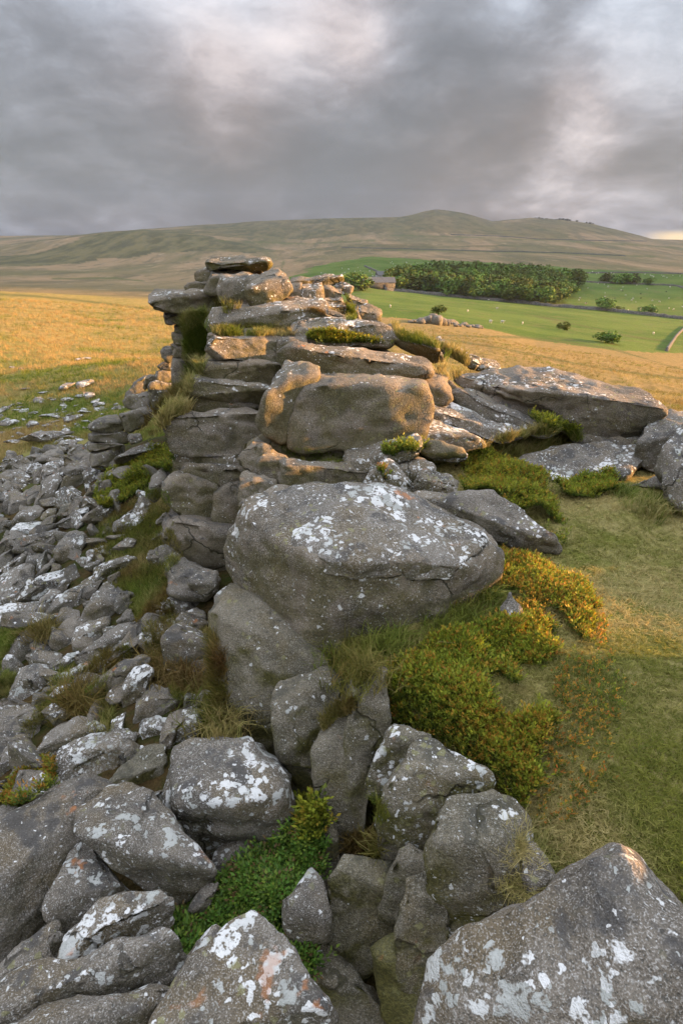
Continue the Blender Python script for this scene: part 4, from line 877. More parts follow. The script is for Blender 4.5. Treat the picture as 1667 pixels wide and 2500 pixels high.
# spur of blocks running down left from the stack
for lab, o_, yy in (
 ('rough stone at the left foot of the summit column', '1100,165 1130,138 1205,122 1210,218 1140,230 1106,198', 9.6),
 ('small dark stone above the spur of blocks', '1082,265 1120,238 1170,243 1170,292 1110,290', 9.7),
 ('rounded stone at the top of the spur', '1066,302 1110,273 1172,288 1190,352 1120,374 1072,354', 9.6),
 ('narrow upright stone in the spur', '992,352 1010,322 1074,308 1086,372 1020,404 992,414', 9.7),
 ('pale upright slab leaning in the spur', '862,445 920,378 960,343 1004,322 1006,424 940,460 866,474', 9.9),
 ('cube-shaped block with a black shadow on its right side', '1016,396 1060,362 1184,382 1206,400 1200,472 1070,556 1026,484', 9.3),
 ('low square stone left of the cube-shaped block', '846,502 880,462 1004,448 1026,480 1026,562 900,566 856,544', 9.5),
 ('dark slab across the middle of the spur', '816,592 880,566 1054,546 1062,592 964,696 890,716 856,706', 9.1),
 ('mossy-fronted block at the left end of the spur', '616,667 680,616 800,596 856,640 866,692 820,724 700,722 626,704', 9.4),
 ('second course of the spur under the mossy-fronted block', '604,722 720,712 872,716 886,772 800,794 616,774', 9.3),
 ('third course of the spur, cracked and pale', '600,782 800,788 856,798 770,856 616,856', 9.2),
 ('bottom course of the spur with a dark left corner', '626,857 800,832 836,880 804,946 636,956', 9.1)):
    rock(lab, V5, o_, y=yy, el=16, t=1.0, lev=4, sm=1.1, cuts=2, box=.2, grow=1.08, lichen=.45, moss=.5, tint=.2, name='granite_block', cat='rock')
# added boulders out of view on the right block the sun, leaving a gap
def far_boulder(label, x, y, sx, sy, sz, seed, lichen=.7, lev=4, z0=None, name='boulder', cat='boulder', rot=0.0):
    rg = np.random.default_rng(seed); q = rg.normal(size=(26, 3)); q /= np.linalg.norm(q, axis=1, keepdims=True)
    q = np.sign(q)*np.abs(q)**0.6
    c, s = math.cos(rot), math.sin(rot)
    q = q*np.array([sx, sy, sz])*0.5; q = np.stack([q[:, 0]*c - q[:, 1]*s, q[:, 0]*s + q[:, 1]*c, q[:, 2]], -1)
    zb = float(gz(x, y)) if z0 is None else z0
    V, T = rock_body(q + np.array([x, y, zb + sz*0.36]), lev, 2, 0.05, 3, seed)
    base = np.array([x, y, V[:, 2].min()])
    o = add_obj(name, mesh_from(name, V-base, T), GRANITE, None, base)
    tag(o, label, cat, None, 'thing'); o['lichen'] = lichen; o['moss'] = .3; o['tint'] = .2
    return o
far_boulder('added sun-blocking boulder out of view past the right edge, north', 5.2, 4.75, 1.5, 1.7, 1.6, 501)
far_boulder('added low sill boulder under the sun gap outside the right edge', 5.5, 3.4, 1.3, 1.5, .74, 505)
far_boulder('added flat capstone closing the sun gap from above, outside the right edge', 5.5, 3.5, 1.5, 2.4, .9, 506, z0=.98)  # sill and capstone are added to let one strip of sun through
far_boulder('added tall sun-blocking boulder outside the right edge, middle', 5.6, 2.0, 1.6, 1.9, 2.1, 502)
far_boulder('added broad sun-blocking boulder outside the right edge, near the camera', 5.4, .2, 1.8, 2.5, 2.0, 503)
far_boulder('added low sun-blocking boulder outside the right edge, beside the camera', 5.0, -1.9, 1.8, 2.4, 1.7, 504)

# ---- loose stones: a few shapes, copied
def loose_shapes(n, seed, flat):
    out = []
    for i in range(n):
        rg = np.random.default_rng(seed+i); q = rg.normal(size=(9, 3)); q /= np.linalg.norm(q, axis=1, keepdims=True)
        q = q*np.array([1.0, rg.uniform(.42, .8), rg.uniform(*flat)])
        V, T = rock_body(q*0.68, 4 if flat[1] > .5 else 3, 0.9, 0.025, 3, seed+i)
        me = mesh_from('stone', V, T); me.materials.append(GRANITE); out.append(me)
    return out
SHAPES = loose_shapes(16, 900, (.4, .75)); FLAT = loose_shapes(10, 950, (.22, .42))
def loose(me, x, y, s, label, group, sink=0.15, tilt=0.5, lichen=.8, moss=.3):
    o = add_obj('stone', me); z = float(gz(x, y))
    o.location = (x, y, z + s*(0.25-sink)); o.scale = (s, s*random.uniform(.8, 1.15), s*random.uniform(.8, 1.2))
    o.rotation_euler = (random.uniform(-tilt, tilt), random.uniform(-tilt, tilt), random.uniform(0, 6.28))
    tag(o, label, 'stone', group); o['lichen'] = float(lichen); o['moss'] = float(moss); o['tint'] = random.uniform(0, .4)
    LOOSE.append((x, y, s)); return o
LOOSE = []
def covered(px, py):
    for t in TRACED:
        if t[:, 0].min() < px < t[:, 0].max() and t[:, 1].min() < py < t[:, 1].max() and inpoly(np.array([px]), np.array([py]), t)[0]: return True
    return False
SCREE = dpx([(-30,1085),(60,1040),(190,1010),(260,1010),(300,1100),(230,1180),(250,1300),(300,1420),(420,1440),(520,1560),(520,1700),(380,1760),(330,1900),(-30,1900)])
LAWN = [dpx([(-30,1380),(40,1370),(40,1440),(30,1530),(-30,1560)])]
k = 0; tries = 0
while k < 290 and tries < 14000:
    tries += 1
    y = random.uniform(1.9, 15); x = random.uniform(-10.5, -.9)
    z = float(near_z(np.array([x]), np.array([y]))[0]); px, py = project(np.array([x, y, z]))
    if not (-40 < px < 1700) or not inpoly(np.array([px]), np.array([py]), SCREE)[0]: continue
    if any(inpoly(np.array([px]), np.array([py]), L)[0] for L in LAWN): continue
    s = random.choice((.2, .25, .3, .36, .45, .6))*(1 + .03*y)
    if covered(px, py) and random.random() < .8: continue
    if any((x-a)**2 + (y-b)**2 < (0.36*(s+c))**2 for a, b, c in LOOSE): continue
    loose(random.choice(SHAPES), x, y, s, 'loose grey lichen-speckled stone filling gaps between the scree boulders', 'loose stones filling the scree', .1, .7, random.uniform(.35, .95), .4); k += 1
SLOPE = dpx([(230,1180),(300,1080),(390,1050),(420,1180),(430,1280),(410,1440),(300,1420),(250,1300)])
k = 0
while k < 26:
    y = random.uniform(4, 9); x = random.uniform(-5, -1.5); z = float(near_z(np.array([x]), np.array([y]))[0]); px, py = project(np.array([x, y, z]))
    if not inpoly(np.array([px]), np.array([py]), SLOPE)[0]: continue
    loose(random.choice(SHAPES), x, y, random.choice((.2, .28, .36, .5)), 'grey stone half sunk in the mossy slope under the cliff', 'stones sunk in the mossy slope', .16, .6, random.uniform(.5, 1.1), .6); k += 1
# tell the loose stones apart by the traced boulder they lie against
seen_ = {}
for o in [q for q in bpy.data.objects if q.get('group') in ('loose stones filling the scree', 'stones sunk in the mossy slope')]:
    px, py = project(np.array(o.location)); c_ = sorted(((px-a)**2+(py-b)**2, a, b, l) for a, b, l in CENT)
    size_ = 'small' if o.scale[0] < .34 else 'middling' if o.scale[0] < .52 else 'large'
    for d_, a, b, l in c_[:6]:
        side = ('right of' if px > a else 'left of') if abs(px-a) > abs(py-b) else ('below' if py > b else 'above')
        lab = size_ + ' loose stone ' + side + ' the ' + l
        if len(lab.split()) <= 16 and lab not in seen_: break
    if len(lab.split()) <= 16: o['label'] = lab; seen_[lab] = 1
MEAD = dpx([(-30,935),(120,915),(260,930),(380,900),(330,960),(240,1005),(150,1030),(60,1015),(-30,1000)])
k = 0; tries = 0
while k < 85 and tries < 6000:
    tries += 1
    y = random.uniform(12, 30); x = random.uniform(-19, -3)
    z = float(near_z(np.array([x]), np.array([y]))[0]); px, py = project(np.array([x, y, z]))
    if not inpoly(np.array([px]), np.array([py]), MEAD)[0] or covered(px, py): continue
    s = random.choice((.22, .3, .35, .45, .6, .8))
    if any((x-a)**2 + (y-b)**2 < (0.45*(s+c))**2 for a, b, c in LOOSE): continue
    loose(random.choice(FLAT), x, y, s, 'flat pale stone strewn on the meadow beyond the scree', 'flat stones strewn across the near meadow', .12, .18, 1.2, .1); k += 1
for px, py, s, lab in ((30,845,.5,'small stone by the left edge far out in the golden meadow'),(50,848,.4,'smaller stone right next to the far left-edge meadow stone'),(160,893,1.0,'long flat stone with an orange end in the meadow'),(200,888,1.1,'longest pale slab lying in the golden meadow'),
                       (201,826,.7,'lit cube-like stone high in the golden meadow'),(185,830,.8,'flat stone left of the lit cube-like meadow stone'),(205,914,.9,'pale flat slab below the longest meadow slab'),(185,912,.5,'round stone left of the pale flat meadow slab'),
                       (62,894,.5,'whitish stone in the meadow above the strewn band'),(100,903,.5,'stone with a pink face above the strewn band'),(320,826,.7,'single flat stone in the meadow near the stack'),(240,807,.5,'tiny lone stone farthest out in the meadow'),
                       (22,970,.6,'pale stone left of the green meadow lawn'),(110,1016,1.6,'long low slab on the bright green lawn'),(30,1020,.5,'small stone on the bright green lawn'),(155,1000,.7,'stone at the upper rim of the green lawn')):
    g = land_hit(px*DS, py*DS); loose(random.choice(FLAT), g[0], g[1], s, lab, 'single stones in the meadow', .12, .12, 1.0, .1)

# ------------------------------------------------------------------ vegetation near the camera
_V = np.concatenate(ALLV); _T = np.concatenate(ALLT)
ROCKBVH = BVHTree.FromPolygons([tuple(v) for v in _V], [tuple(int(i) for i in t) for t in _T])
def surf_hit(px, py):
    d = ray(px, py); dn = Vector(d).normalized()
    loc, nor, idx, dist = ROCKBVH.ray_cast(Vector(CAM), dn)
    g = land_hit(px, py)
    if loc is None: return g, np.array([0, 0, 1.0])
    if g is not None and np.linalg.norm(g-CAM) < dist: return g, np.array([0, 0, 1.0])
    return np.array(loc), np.array(nor)
def sprig_tpl(seed, leaves=9, ll=.25, lw=.14, up=0.95, spread=.12):
    rg = np.random.default_rng(seed); V, T, h_ = [], [], []
    for i in range(leaves):
        f = (i+.6)/leaves; a = i*2.4 + rg.uniform(-.4, .4); r0 = spread*rg.uniform(.2, 1)*(1.1-f*.5)
        base = np.array([math.cos(a)*r0*.5, math.sin(a)*r0*.5, .25+.72*f])
        e = up*rg.uniform(.5, 1.3) + .4*(f > .85); d = np.array([math.cos(a)*math.cos(e), math.sin(a)*math.cos(e), math.sin(e)])
        side = np.array([-math.sin(a), math.cos(a), 0]); L = ll*rg.uniform(.75, 1.2); wd = lw*rg.uniform(.8, 1.15)
        k = len(V); nrm = np.cross(side, d)
        V += [base, base+d*L*.5+side*wd*.5+nrm*.02, base+d*L, base+d*L*.5-side*wd*.5+nrm*.02]; T += [[k, k+1, k+2], [k, k+2, k+3]]; h_ += [f]*4
    return np.array(V), np.array(T), np.array(h_)
def tuft_tpl(seed, blades=6, w=.05, lean=.5, base=.12):
    rg = np.random.default_rng(seed); V, T, h_ = [], [], []
    for i in range(blades):
        a = rg.uniform(0, 6.283); le = lean*rg.uniform(.2, 1.2); L = rg.uniform(.55, 1.1)
        b = np.array([rg.normal()*base, rg.normal()*base, 0]); d = np.array([math.cos(a), math.sin(a), 0]); s = np.array([-math.sin(a+.7), math.cos(a+.7), 0])*w*.5
        m = b + d*le*L*.35 + np.array([0, 0, L*.6]); t_ = b + d*le*L*1.0 + np.array([0, 0, L*(1-.35*le)])
        k = len(V); V += [b-s, b+s, m-s*.8, m+s*.8, t_]; T += [[k, k+1, k+3], [k, k+3, k+2], [k+2, k+3, k+4]]; h_ += [0, 0, .6, .6, 1]
    return np.array(V), np.array(T), np.array(h_)
def blade_tpl(seed, blades=6, w=.09, lean=1.0, base=.4):
    rg = np.random.default_rng(seed); V, T, h_ = [], [], []
    for i in range(blades):
        a = rg.uniform(0, 6.283); le = lean*rg.uniform(.1, .9); L = rg.uniform(.5, 1.1); b = np.array([rg.normal()*base, rg.normal()*base, -.05]); s = np.array([-math.sin(a+.9), math.cos(a+.9), 0])*w*.6
        k = len(V); V += [b-s, b+s, b+np.array([math.cos(a)*le*L, math.sin(a)*le*L, L])]; T += [[k, k+1, k+2]]; h_ += [0, 0, 1]
    return np.array(V), np.array(T), np.array(h_)
SPRIGS = [sprig_tpl(i) for i in range(5)]
TUFTS = [tuft_tpl(20+i) for i in range(5)]
LONGT = [tuft_tpl(40+i, 7, .028, 1.0, .10) for i in range(5)]
def plant(name, label, cat, P, tpls, scale, colfn, mat, tilt=.25, N=None, kind='stuff', group=None, follow=0.5):
    """every plant of a patch as leaf geometry, one mesh"""
    P = np.asarray(P); M = len(P); VV, TT, CC = [], [], []; off = 0
    pick = rng.integers(0, len(tpls), M)
    sc_ = scale if np.ndim(scale) else np.full(M, scale)
    for ti, (V, T, h_) in enumerate(tpls):
        I = np.where(pick == ti)[0]; m = len(I)
        if not m: continue
        a = rng.uniform(0, 6.283, m); ca, sa = np.cos(a), np.sin(a)
        s = sc_[I]*rng.uniform(.7, 1.25, m)
        X = (V[None, :, 0]*ca[:, None] - V[None, :, 1]*sa[:, None]); Y = (V[None, :, 0]*sa[:, None] + V[None, :, 1]*ca[:, None]); Z = np.repeat(V[None, :, 2], m, 0)
        ax = rng.normal(size=(m, 2))*tilt
        if N is not None: ax = ax + np.asarray(N)[I][:, :2]*follow
        X = X + Z*ax[:, :1]; Y = Y + Z*ax[:, 1:]
        Q = np.stack([X, Y, Z], -1)*s[:, None, None] + P[I][:, None]
        C = colfn(P[I], np.repeat(h_[None], m, 0))
        VV.append(Q.reshape(-1, 3)); CC.append(C.reshape(-1, 3))
        TT.append((T[None] + (np.arange(m)*len(V))[:, None, None] + off).reshape(-1, 3)); off += m*len(V)
    V = np.concatenate(VV); base = P.mean(0)
    me = mesh_from(name, V-base, np.concatenate(TT)); set_col(me, 'tintcol', np.concatenate(CC))
    o = add_obj(name, me, mat, None, base); tag(o, label, cat if kind != 'stuff' else None, group, kind if kind == 'stuff' else None)
    return o
def mixc(a, b, f): return np.array(a)*(1-f) + np.array(b)*f
def bil_col(tips=.5, red=.35, dark=1.0):
    def f(P, h):
        m = len(P); n = (fbm(P*2.5, 3, 31)[:, None, None]+1)*.5; rv = rng.uniform(0, 1, (m, 1, 1)); h = h[..., None]
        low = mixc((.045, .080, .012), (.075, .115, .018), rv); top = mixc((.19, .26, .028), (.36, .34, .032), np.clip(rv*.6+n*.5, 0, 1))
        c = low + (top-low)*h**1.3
        isr = (rng.uniform(0, 1, (m, 1, 1)) < red*(.35+1.2*n)); redc = mixc((.42, .13, .03), (.46, .28, .04), rng.uniform(0, 1, (m, 1, 1)))
        c = np.where(isr & (h > .62), c*(1-tips)+redc*tips, c)
        return c*dark*rng.uniform(.6, 1.35, (m, 1, 1))
    return f
def gr_col(straw=.5, brown=0.0, lush=0.0, ns=1.6, ramp=False):
    def f(P, h):
        m = len(P); n = fbm(P*ns, 4, 51)[:, None, None]; rv = rng.uniform(0, 1, (m, 1, 1)); h = h[..., None]
        g = mixc((.090, .135, .014), (.175, .215, .026), rv); s = mixc((.36, .29, .10), (.46, .38, .16), rv); b = mixc((.12, .065, .02), (.20, .11, .035), rv)
        if lush: g = mixc((.115, .130, .016), (.215, .215, .030), rv)
        st = straw if not ramp else (straw - .75*smooth(60, 22, np.hypot(P[:, 0], P[:, 1])))[:, None, None]
        if ramp: s = mixc((.31, .21, .075), (.39, .28, .115), rv); n = n*1.7
        w = np.clip(st + n*.9 + (rv-.5)*.7, 0, 1); c = g*(1-w) + s*w
        wb = np.clip(brown + fbm(P*ns*1.7, 3, 61)[:, None, None]*.5*(brown > 0), 0, 1); c = c*(1-wb)+b*wb
        return c*(1.0+0*h)*rng.uniform(.8, 1.2, (m, 1, 1))
    return f
def ground_pts(poly, n, xr, yr, bump=0.0):
    out = []
    while len(out) < n:
        x = rng.uniform(*xr, 6000); y = rng.uniform(*yr, 6000); z = near_z(x, y); px, py = project(np.stack([x, y, z], -1))
        k = inpoly(px + 26*fbm(np.stack([x*5, y*5, x*0], -1), 2, 71), py + 16*fbm(np.stack([x*5, y*5, x*0+9], -1), 2, 72), poly)
        if k.sum() == 0: break
        out += list(np.stack([x[k], y[k]], -1))
    o = np.array(out[:n]); gap = fbm(np.concatenate([o*2.1, o[:, :1]*0+3], 1), 3, 74); o = o[gap > -.42 + rng.uniform(-.2, .2, len(o))]; z = gz(o[:, 0], o[:, 1])
    z = z + bump*(0.35+0.8*fbm(np.stack([o[:, 0]*3, o[:, 1]*3, z*0], -1), 3, 73))
    return np.concatenate([o, z[:, None]], 1)
def surf_pts(poly, n, skip_down=-.2):
    """points on the visible rock or ground inside an outline, thinned so that they are even on the surface"""
    P, NN = [], []
    q = rng.uniform(poly.min(0), poly.max(0), (n*6, 2)); q = q[inpoly(q[:, 0], q[:, 1], poly)][:n]
    for px, py in q:
        p, nn = surf_hit(px, py)
        if p is None or nn[2] < skip_down: continue
        P.append(p); NN.append(nn)
    return np.array(P), np.array(NN)
def vp(view, s): return sp(s)/view[2] + np.array(view[:2])

# bilberry mats on the turf
BB = dpx([(846,1568),(940,1526),(1010,1500),(1100,1462),(1160,1430),(1250,1430),(1350,1450),(1360,1500),(1260,1520),(1175,1560),(1215,1630),(1265,1700),(1235,1800),(1185,1890),(1125,1850),(1095,1800),(1010,1745),(890,1710),(856,1640)])
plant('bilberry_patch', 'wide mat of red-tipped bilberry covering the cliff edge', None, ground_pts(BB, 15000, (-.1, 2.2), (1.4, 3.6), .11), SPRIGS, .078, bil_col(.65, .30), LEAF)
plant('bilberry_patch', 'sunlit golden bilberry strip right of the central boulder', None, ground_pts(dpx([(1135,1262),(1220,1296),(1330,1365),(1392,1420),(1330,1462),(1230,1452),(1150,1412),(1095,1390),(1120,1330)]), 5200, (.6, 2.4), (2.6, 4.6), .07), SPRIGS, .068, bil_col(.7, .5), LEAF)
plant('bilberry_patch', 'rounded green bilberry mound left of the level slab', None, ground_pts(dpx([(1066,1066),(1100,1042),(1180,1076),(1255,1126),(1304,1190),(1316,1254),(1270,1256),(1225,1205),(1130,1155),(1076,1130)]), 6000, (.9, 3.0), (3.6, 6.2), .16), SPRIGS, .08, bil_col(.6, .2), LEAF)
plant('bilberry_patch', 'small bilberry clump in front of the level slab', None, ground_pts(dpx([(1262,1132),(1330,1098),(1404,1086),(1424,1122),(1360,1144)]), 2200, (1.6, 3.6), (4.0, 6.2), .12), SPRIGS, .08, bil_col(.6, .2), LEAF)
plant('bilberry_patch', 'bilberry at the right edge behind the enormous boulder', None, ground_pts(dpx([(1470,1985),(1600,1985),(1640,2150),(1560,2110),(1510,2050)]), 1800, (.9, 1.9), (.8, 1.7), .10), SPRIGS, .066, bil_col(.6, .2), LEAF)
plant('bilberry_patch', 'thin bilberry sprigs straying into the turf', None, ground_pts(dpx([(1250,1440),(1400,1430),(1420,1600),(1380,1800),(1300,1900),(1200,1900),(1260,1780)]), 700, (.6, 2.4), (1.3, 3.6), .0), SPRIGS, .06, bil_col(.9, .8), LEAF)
# bright bush between the scree blocks
bpoly = dpx([(368,2136),(420,2092),(480,2062),(520,2012),(600,1962),(645,1915),(690,1895),(725,1900),(722,1990),(668,2036),(712,2120),(702,2216),(640,2190),(560,2110),(480,2120),(412,2200)])
pp = []
while len(pp) < 5200:
    q = rng.uniform(bpoly.min(0), bpoly.max(0))
    if not inpoly(q[:1], q[1:], bpoly)[0]: continue
    d = ray(*q); zz = -.70 + .10*float(fbm(np.array([[q[0]*.012, q[1]*.012, 0]]), 3, 81)[0]) + (2200-q[1])*.00004
    pp.append(CAM + d*((zz-H)/d[2]))
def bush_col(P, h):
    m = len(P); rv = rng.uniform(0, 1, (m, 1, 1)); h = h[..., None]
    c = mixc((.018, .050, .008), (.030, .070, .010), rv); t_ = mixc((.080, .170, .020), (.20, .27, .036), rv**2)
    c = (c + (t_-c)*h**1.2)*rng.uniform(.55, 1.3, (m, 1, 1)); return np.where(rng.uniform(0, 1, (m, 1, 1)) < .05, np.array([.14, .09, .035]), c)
BUSHY = [sprig_tpl(60+i, 15, .145, .10, .45, .24) for i in range(6)]
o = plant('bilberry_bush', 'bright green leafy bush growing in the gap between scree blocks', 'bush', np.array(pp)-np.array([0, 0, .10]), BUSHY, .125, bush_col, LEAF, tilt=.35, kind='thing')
# plants on ledges and slopes
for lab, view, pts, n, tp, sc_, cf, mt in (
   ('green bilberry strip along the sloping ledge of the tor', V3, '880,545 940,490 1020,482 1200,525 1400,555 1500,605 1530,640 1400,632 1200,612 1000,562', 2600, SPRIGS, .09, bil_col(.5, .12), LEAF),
   ('short grass on the ledge below the pale summit slab', V3, '365,472 480,440 650,432 800,462 830,495 600,494 420,494', 1300, TUFTS, .09, gr_col(.35, .1), GRASS),
   ('green growth hanging down the left face of the tor', V3, '215,385 345,370 350,470 335,560 330,690 262,800 225,900 140,925 180,860 245,700 228,520', 2600, LONGT, .16, gr_col(.18, .05), GRASS),
   ('golden grass tuft under the summit boulders', V3, '375,352 440,302 530,325 600,345 560,365 400,374', 420, TUFTS, .14, gr_col(.7, .2), GRASS),
   ('yellow moss and grass streak on the right of the stack', V3, '1085,275 1110,268 1150,330 1165,405 1110,410 1120,350', 320, TUFTS, .08, gr_col(.5, 0), GRASS),
   ('rust-coloured grass along the sloping ledge of the stack', V3, '690,330 780,330 960,350 1010,385 900,365 740,350', 420, TUFTS, .07, gr_col(.6, .5), GRASS),
   ('bright sunlit grass clump at the right shoulder of the tor', V4, '335,330 385,235 425,228 515,310 470,330 430,360 390,365', 900, TUFTS, .17, gr_col(.75, 0), GRASS),
   ('grass seam along the edge of the sloping white slab', V4, '110,80 180,130 260,180 270,230 200,200 150,160', 420, TUFTS, .10, gr_col(.45, 0), GRASS),
   ('golden grass on the ridge by the shoulder stone', V4, '225,140 330,150 350,190 440,200 470,190 360,215 250,175', 420, TUFTS, .10, gr_col(.8, .1), GRASS),
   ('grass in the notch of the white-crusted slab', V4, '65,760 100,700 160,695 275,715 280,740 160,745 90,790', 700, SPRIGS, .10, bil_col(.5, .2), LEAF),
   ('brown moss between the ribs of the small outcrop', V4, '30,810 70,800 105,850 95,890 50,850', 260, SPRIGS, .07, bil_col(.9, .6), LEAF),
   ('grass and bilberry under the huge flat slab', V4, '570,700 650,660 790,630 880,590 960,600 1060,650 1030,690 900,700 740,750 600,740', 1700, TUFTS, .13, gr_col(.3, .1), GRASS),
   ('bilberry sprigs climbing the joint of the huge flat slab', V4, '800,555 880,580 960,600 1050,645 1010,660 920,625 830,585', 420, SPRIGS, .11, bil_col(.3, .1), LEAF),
   ('moss cushion at the foot of the great cracked block', V3, '720,1080 820,1100 1000,1130 1100,1150 1090,1190 900,1180 780,1150', 500, TUFTS, .04, gr_col(.0, .1), GRASS),
   ('mossy growth in the column cleft', V9, '800,880 850,860 880,960 850,1000 800,1000', 240, TUFTS, .06, gr_col(.1, .2), GRASS),
   ('dark sprigs hanging in the lower column cleft', V9, '680,1060 830,1060 850,1240 760,1240 690,1180', 420, TUFTS, .10, gr_col(.2, .5), GRASS),
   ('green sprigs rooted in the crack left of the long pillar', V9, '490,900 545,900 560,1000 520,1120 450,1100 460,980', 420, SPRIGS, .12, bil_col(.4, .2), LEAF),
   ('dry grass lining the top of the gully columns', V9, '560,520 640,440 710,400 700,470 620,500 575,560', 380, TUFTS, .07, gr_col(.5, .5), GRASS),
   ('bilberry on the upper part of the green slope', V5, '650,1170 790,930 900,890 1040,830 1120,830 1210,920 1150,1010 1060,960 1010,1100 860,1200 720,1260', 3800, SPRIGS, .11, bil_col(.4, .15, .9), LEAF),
   ('grass in the cleft beside the cube-shaped block', V5, '1060,560 1160,470 1210,420 1280,420 1310,570 1180,620 1110,700 980,760 940,720', 1500, TUFTS, .18, gr_col(.15, .25), GRASS),
   ('brownish grass covering the slope under the cliff', V5, '720,1270 860,1210 1020,1110 1160,1130 1190,1380 1260,1560 1140,1680 1150,1850 1000,1960 900,1950 880,1820 760,1760 700,1600 640,1640 660,1420', 5200, TUFTS, .075, gr_col(.05, .35), GRASS),
   ('grass pockets between the scree stones near the cliff', V7, '720,100 900,110 980,250 1180,330 1230,440 1240,720 1300,900 1120,900 1060,830 900,600 830,480 780,330 740,250', 3000, TUFTS, .085, gr_col(.1, .3), GRASS),
   ('grass pockets in the middle of the scree', V7, '280,560 560,440 700,400 720,470 560,600 640,720 600,870 300,850 250,780 180,900 120,860 260,700', 2000, TUFTS, .085, gr_col(.1, .25), GRASS),
   ('short green lawn at the left edge of the scree', V7, '-10,320 120,270 260,290 110,320 50,420 30,520 90,550 70,660 -10,680', 2200, TUFTS, .07, gr_col(-.1, 0), GRASS),
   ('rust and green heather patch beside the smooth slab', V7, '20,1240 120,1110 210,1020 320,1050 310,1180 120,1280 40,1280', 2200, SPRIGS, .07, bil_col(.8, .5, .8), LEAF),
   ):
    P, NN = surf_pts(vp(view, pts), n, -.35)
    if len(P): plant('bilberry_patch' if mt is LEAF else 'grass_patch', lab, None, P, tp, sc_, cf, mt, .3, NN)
# turf: short tangled grass on top of the tor
def turf_pts(n, xr, yr, keep):
    x = rng.uniform(*xr, n); y = rng.uniform(*yr, n); k = keep(x, y); x, y = x[k], y[k]
    return np.stack([x, y, gz(x, y)-.005], -1)
inframe = lambda x, y, z, m=60: (lambda p: (p[0] > -m) & (p[0] < 1667+m) & (p[1] > 0) & (p[1] < 2500+m))(project(np.stack([x, y, z], -1)))
def keep_turf(x, y):
    e = np.interp(y, EY, EXX); return (x - e > .12) & inframe(x, y, 0*x) & (rng.uniform(0, 1, len(x)) < np.clip(5.5/(x*x+y*y+1.2), .10, 1))
P = turf_pts(330000, (-.4, 6), (.9, 8.5), keep_turf)
plant('turf_grass', 'short tangled green and straw grass on top of the tor', None, P, [tuft_tpl(80+i, 5, .085, 1.6, .30) for i in range(5)], .040, gr_col(.50, 0.0, 1, 1.2), GRASS, .6)
# moor grass further out: clumps that catch the low sun
def moor(n, lab, az0, az1, r0, r1, sc_, cf):
    a = np.radians(rng.uniform(az0, az1, n)); r = np.exp(rng.uniform(math.log(r0), math.log(r1), n)); x, y = r*np.sin(a), r*np.cos(a)
    e = np.interp(y, EY, EXX); px, py = project(np.stack([x, y, gz(x, y)], -1))
    k = ~inpoly(px, py, SCREE) & inframe(x, y, gz(x, y)) & ((r > 12) | (x < -7)); x, y, r = x[k], y[k], r[k]
    P = np.stack([x, y, gz(x, y)], -1)
    plant('moor_grass', lab, None, P, [blade_tpl(90+i) for i in range(5)], sc_*np.sqrt(r/30), cf, GRASS, .3)
moor(26000, 'golden sunlit grass of the meadow left of the tor', -36, -4, 13, 120, .22, gr_col(.95, 0, 0, .25, True))
moor(15000, 'bleached rough grass on the moor right of the tor', 2, 36, 11, 110, .17, gr_col(.35, .35, 0, .25))
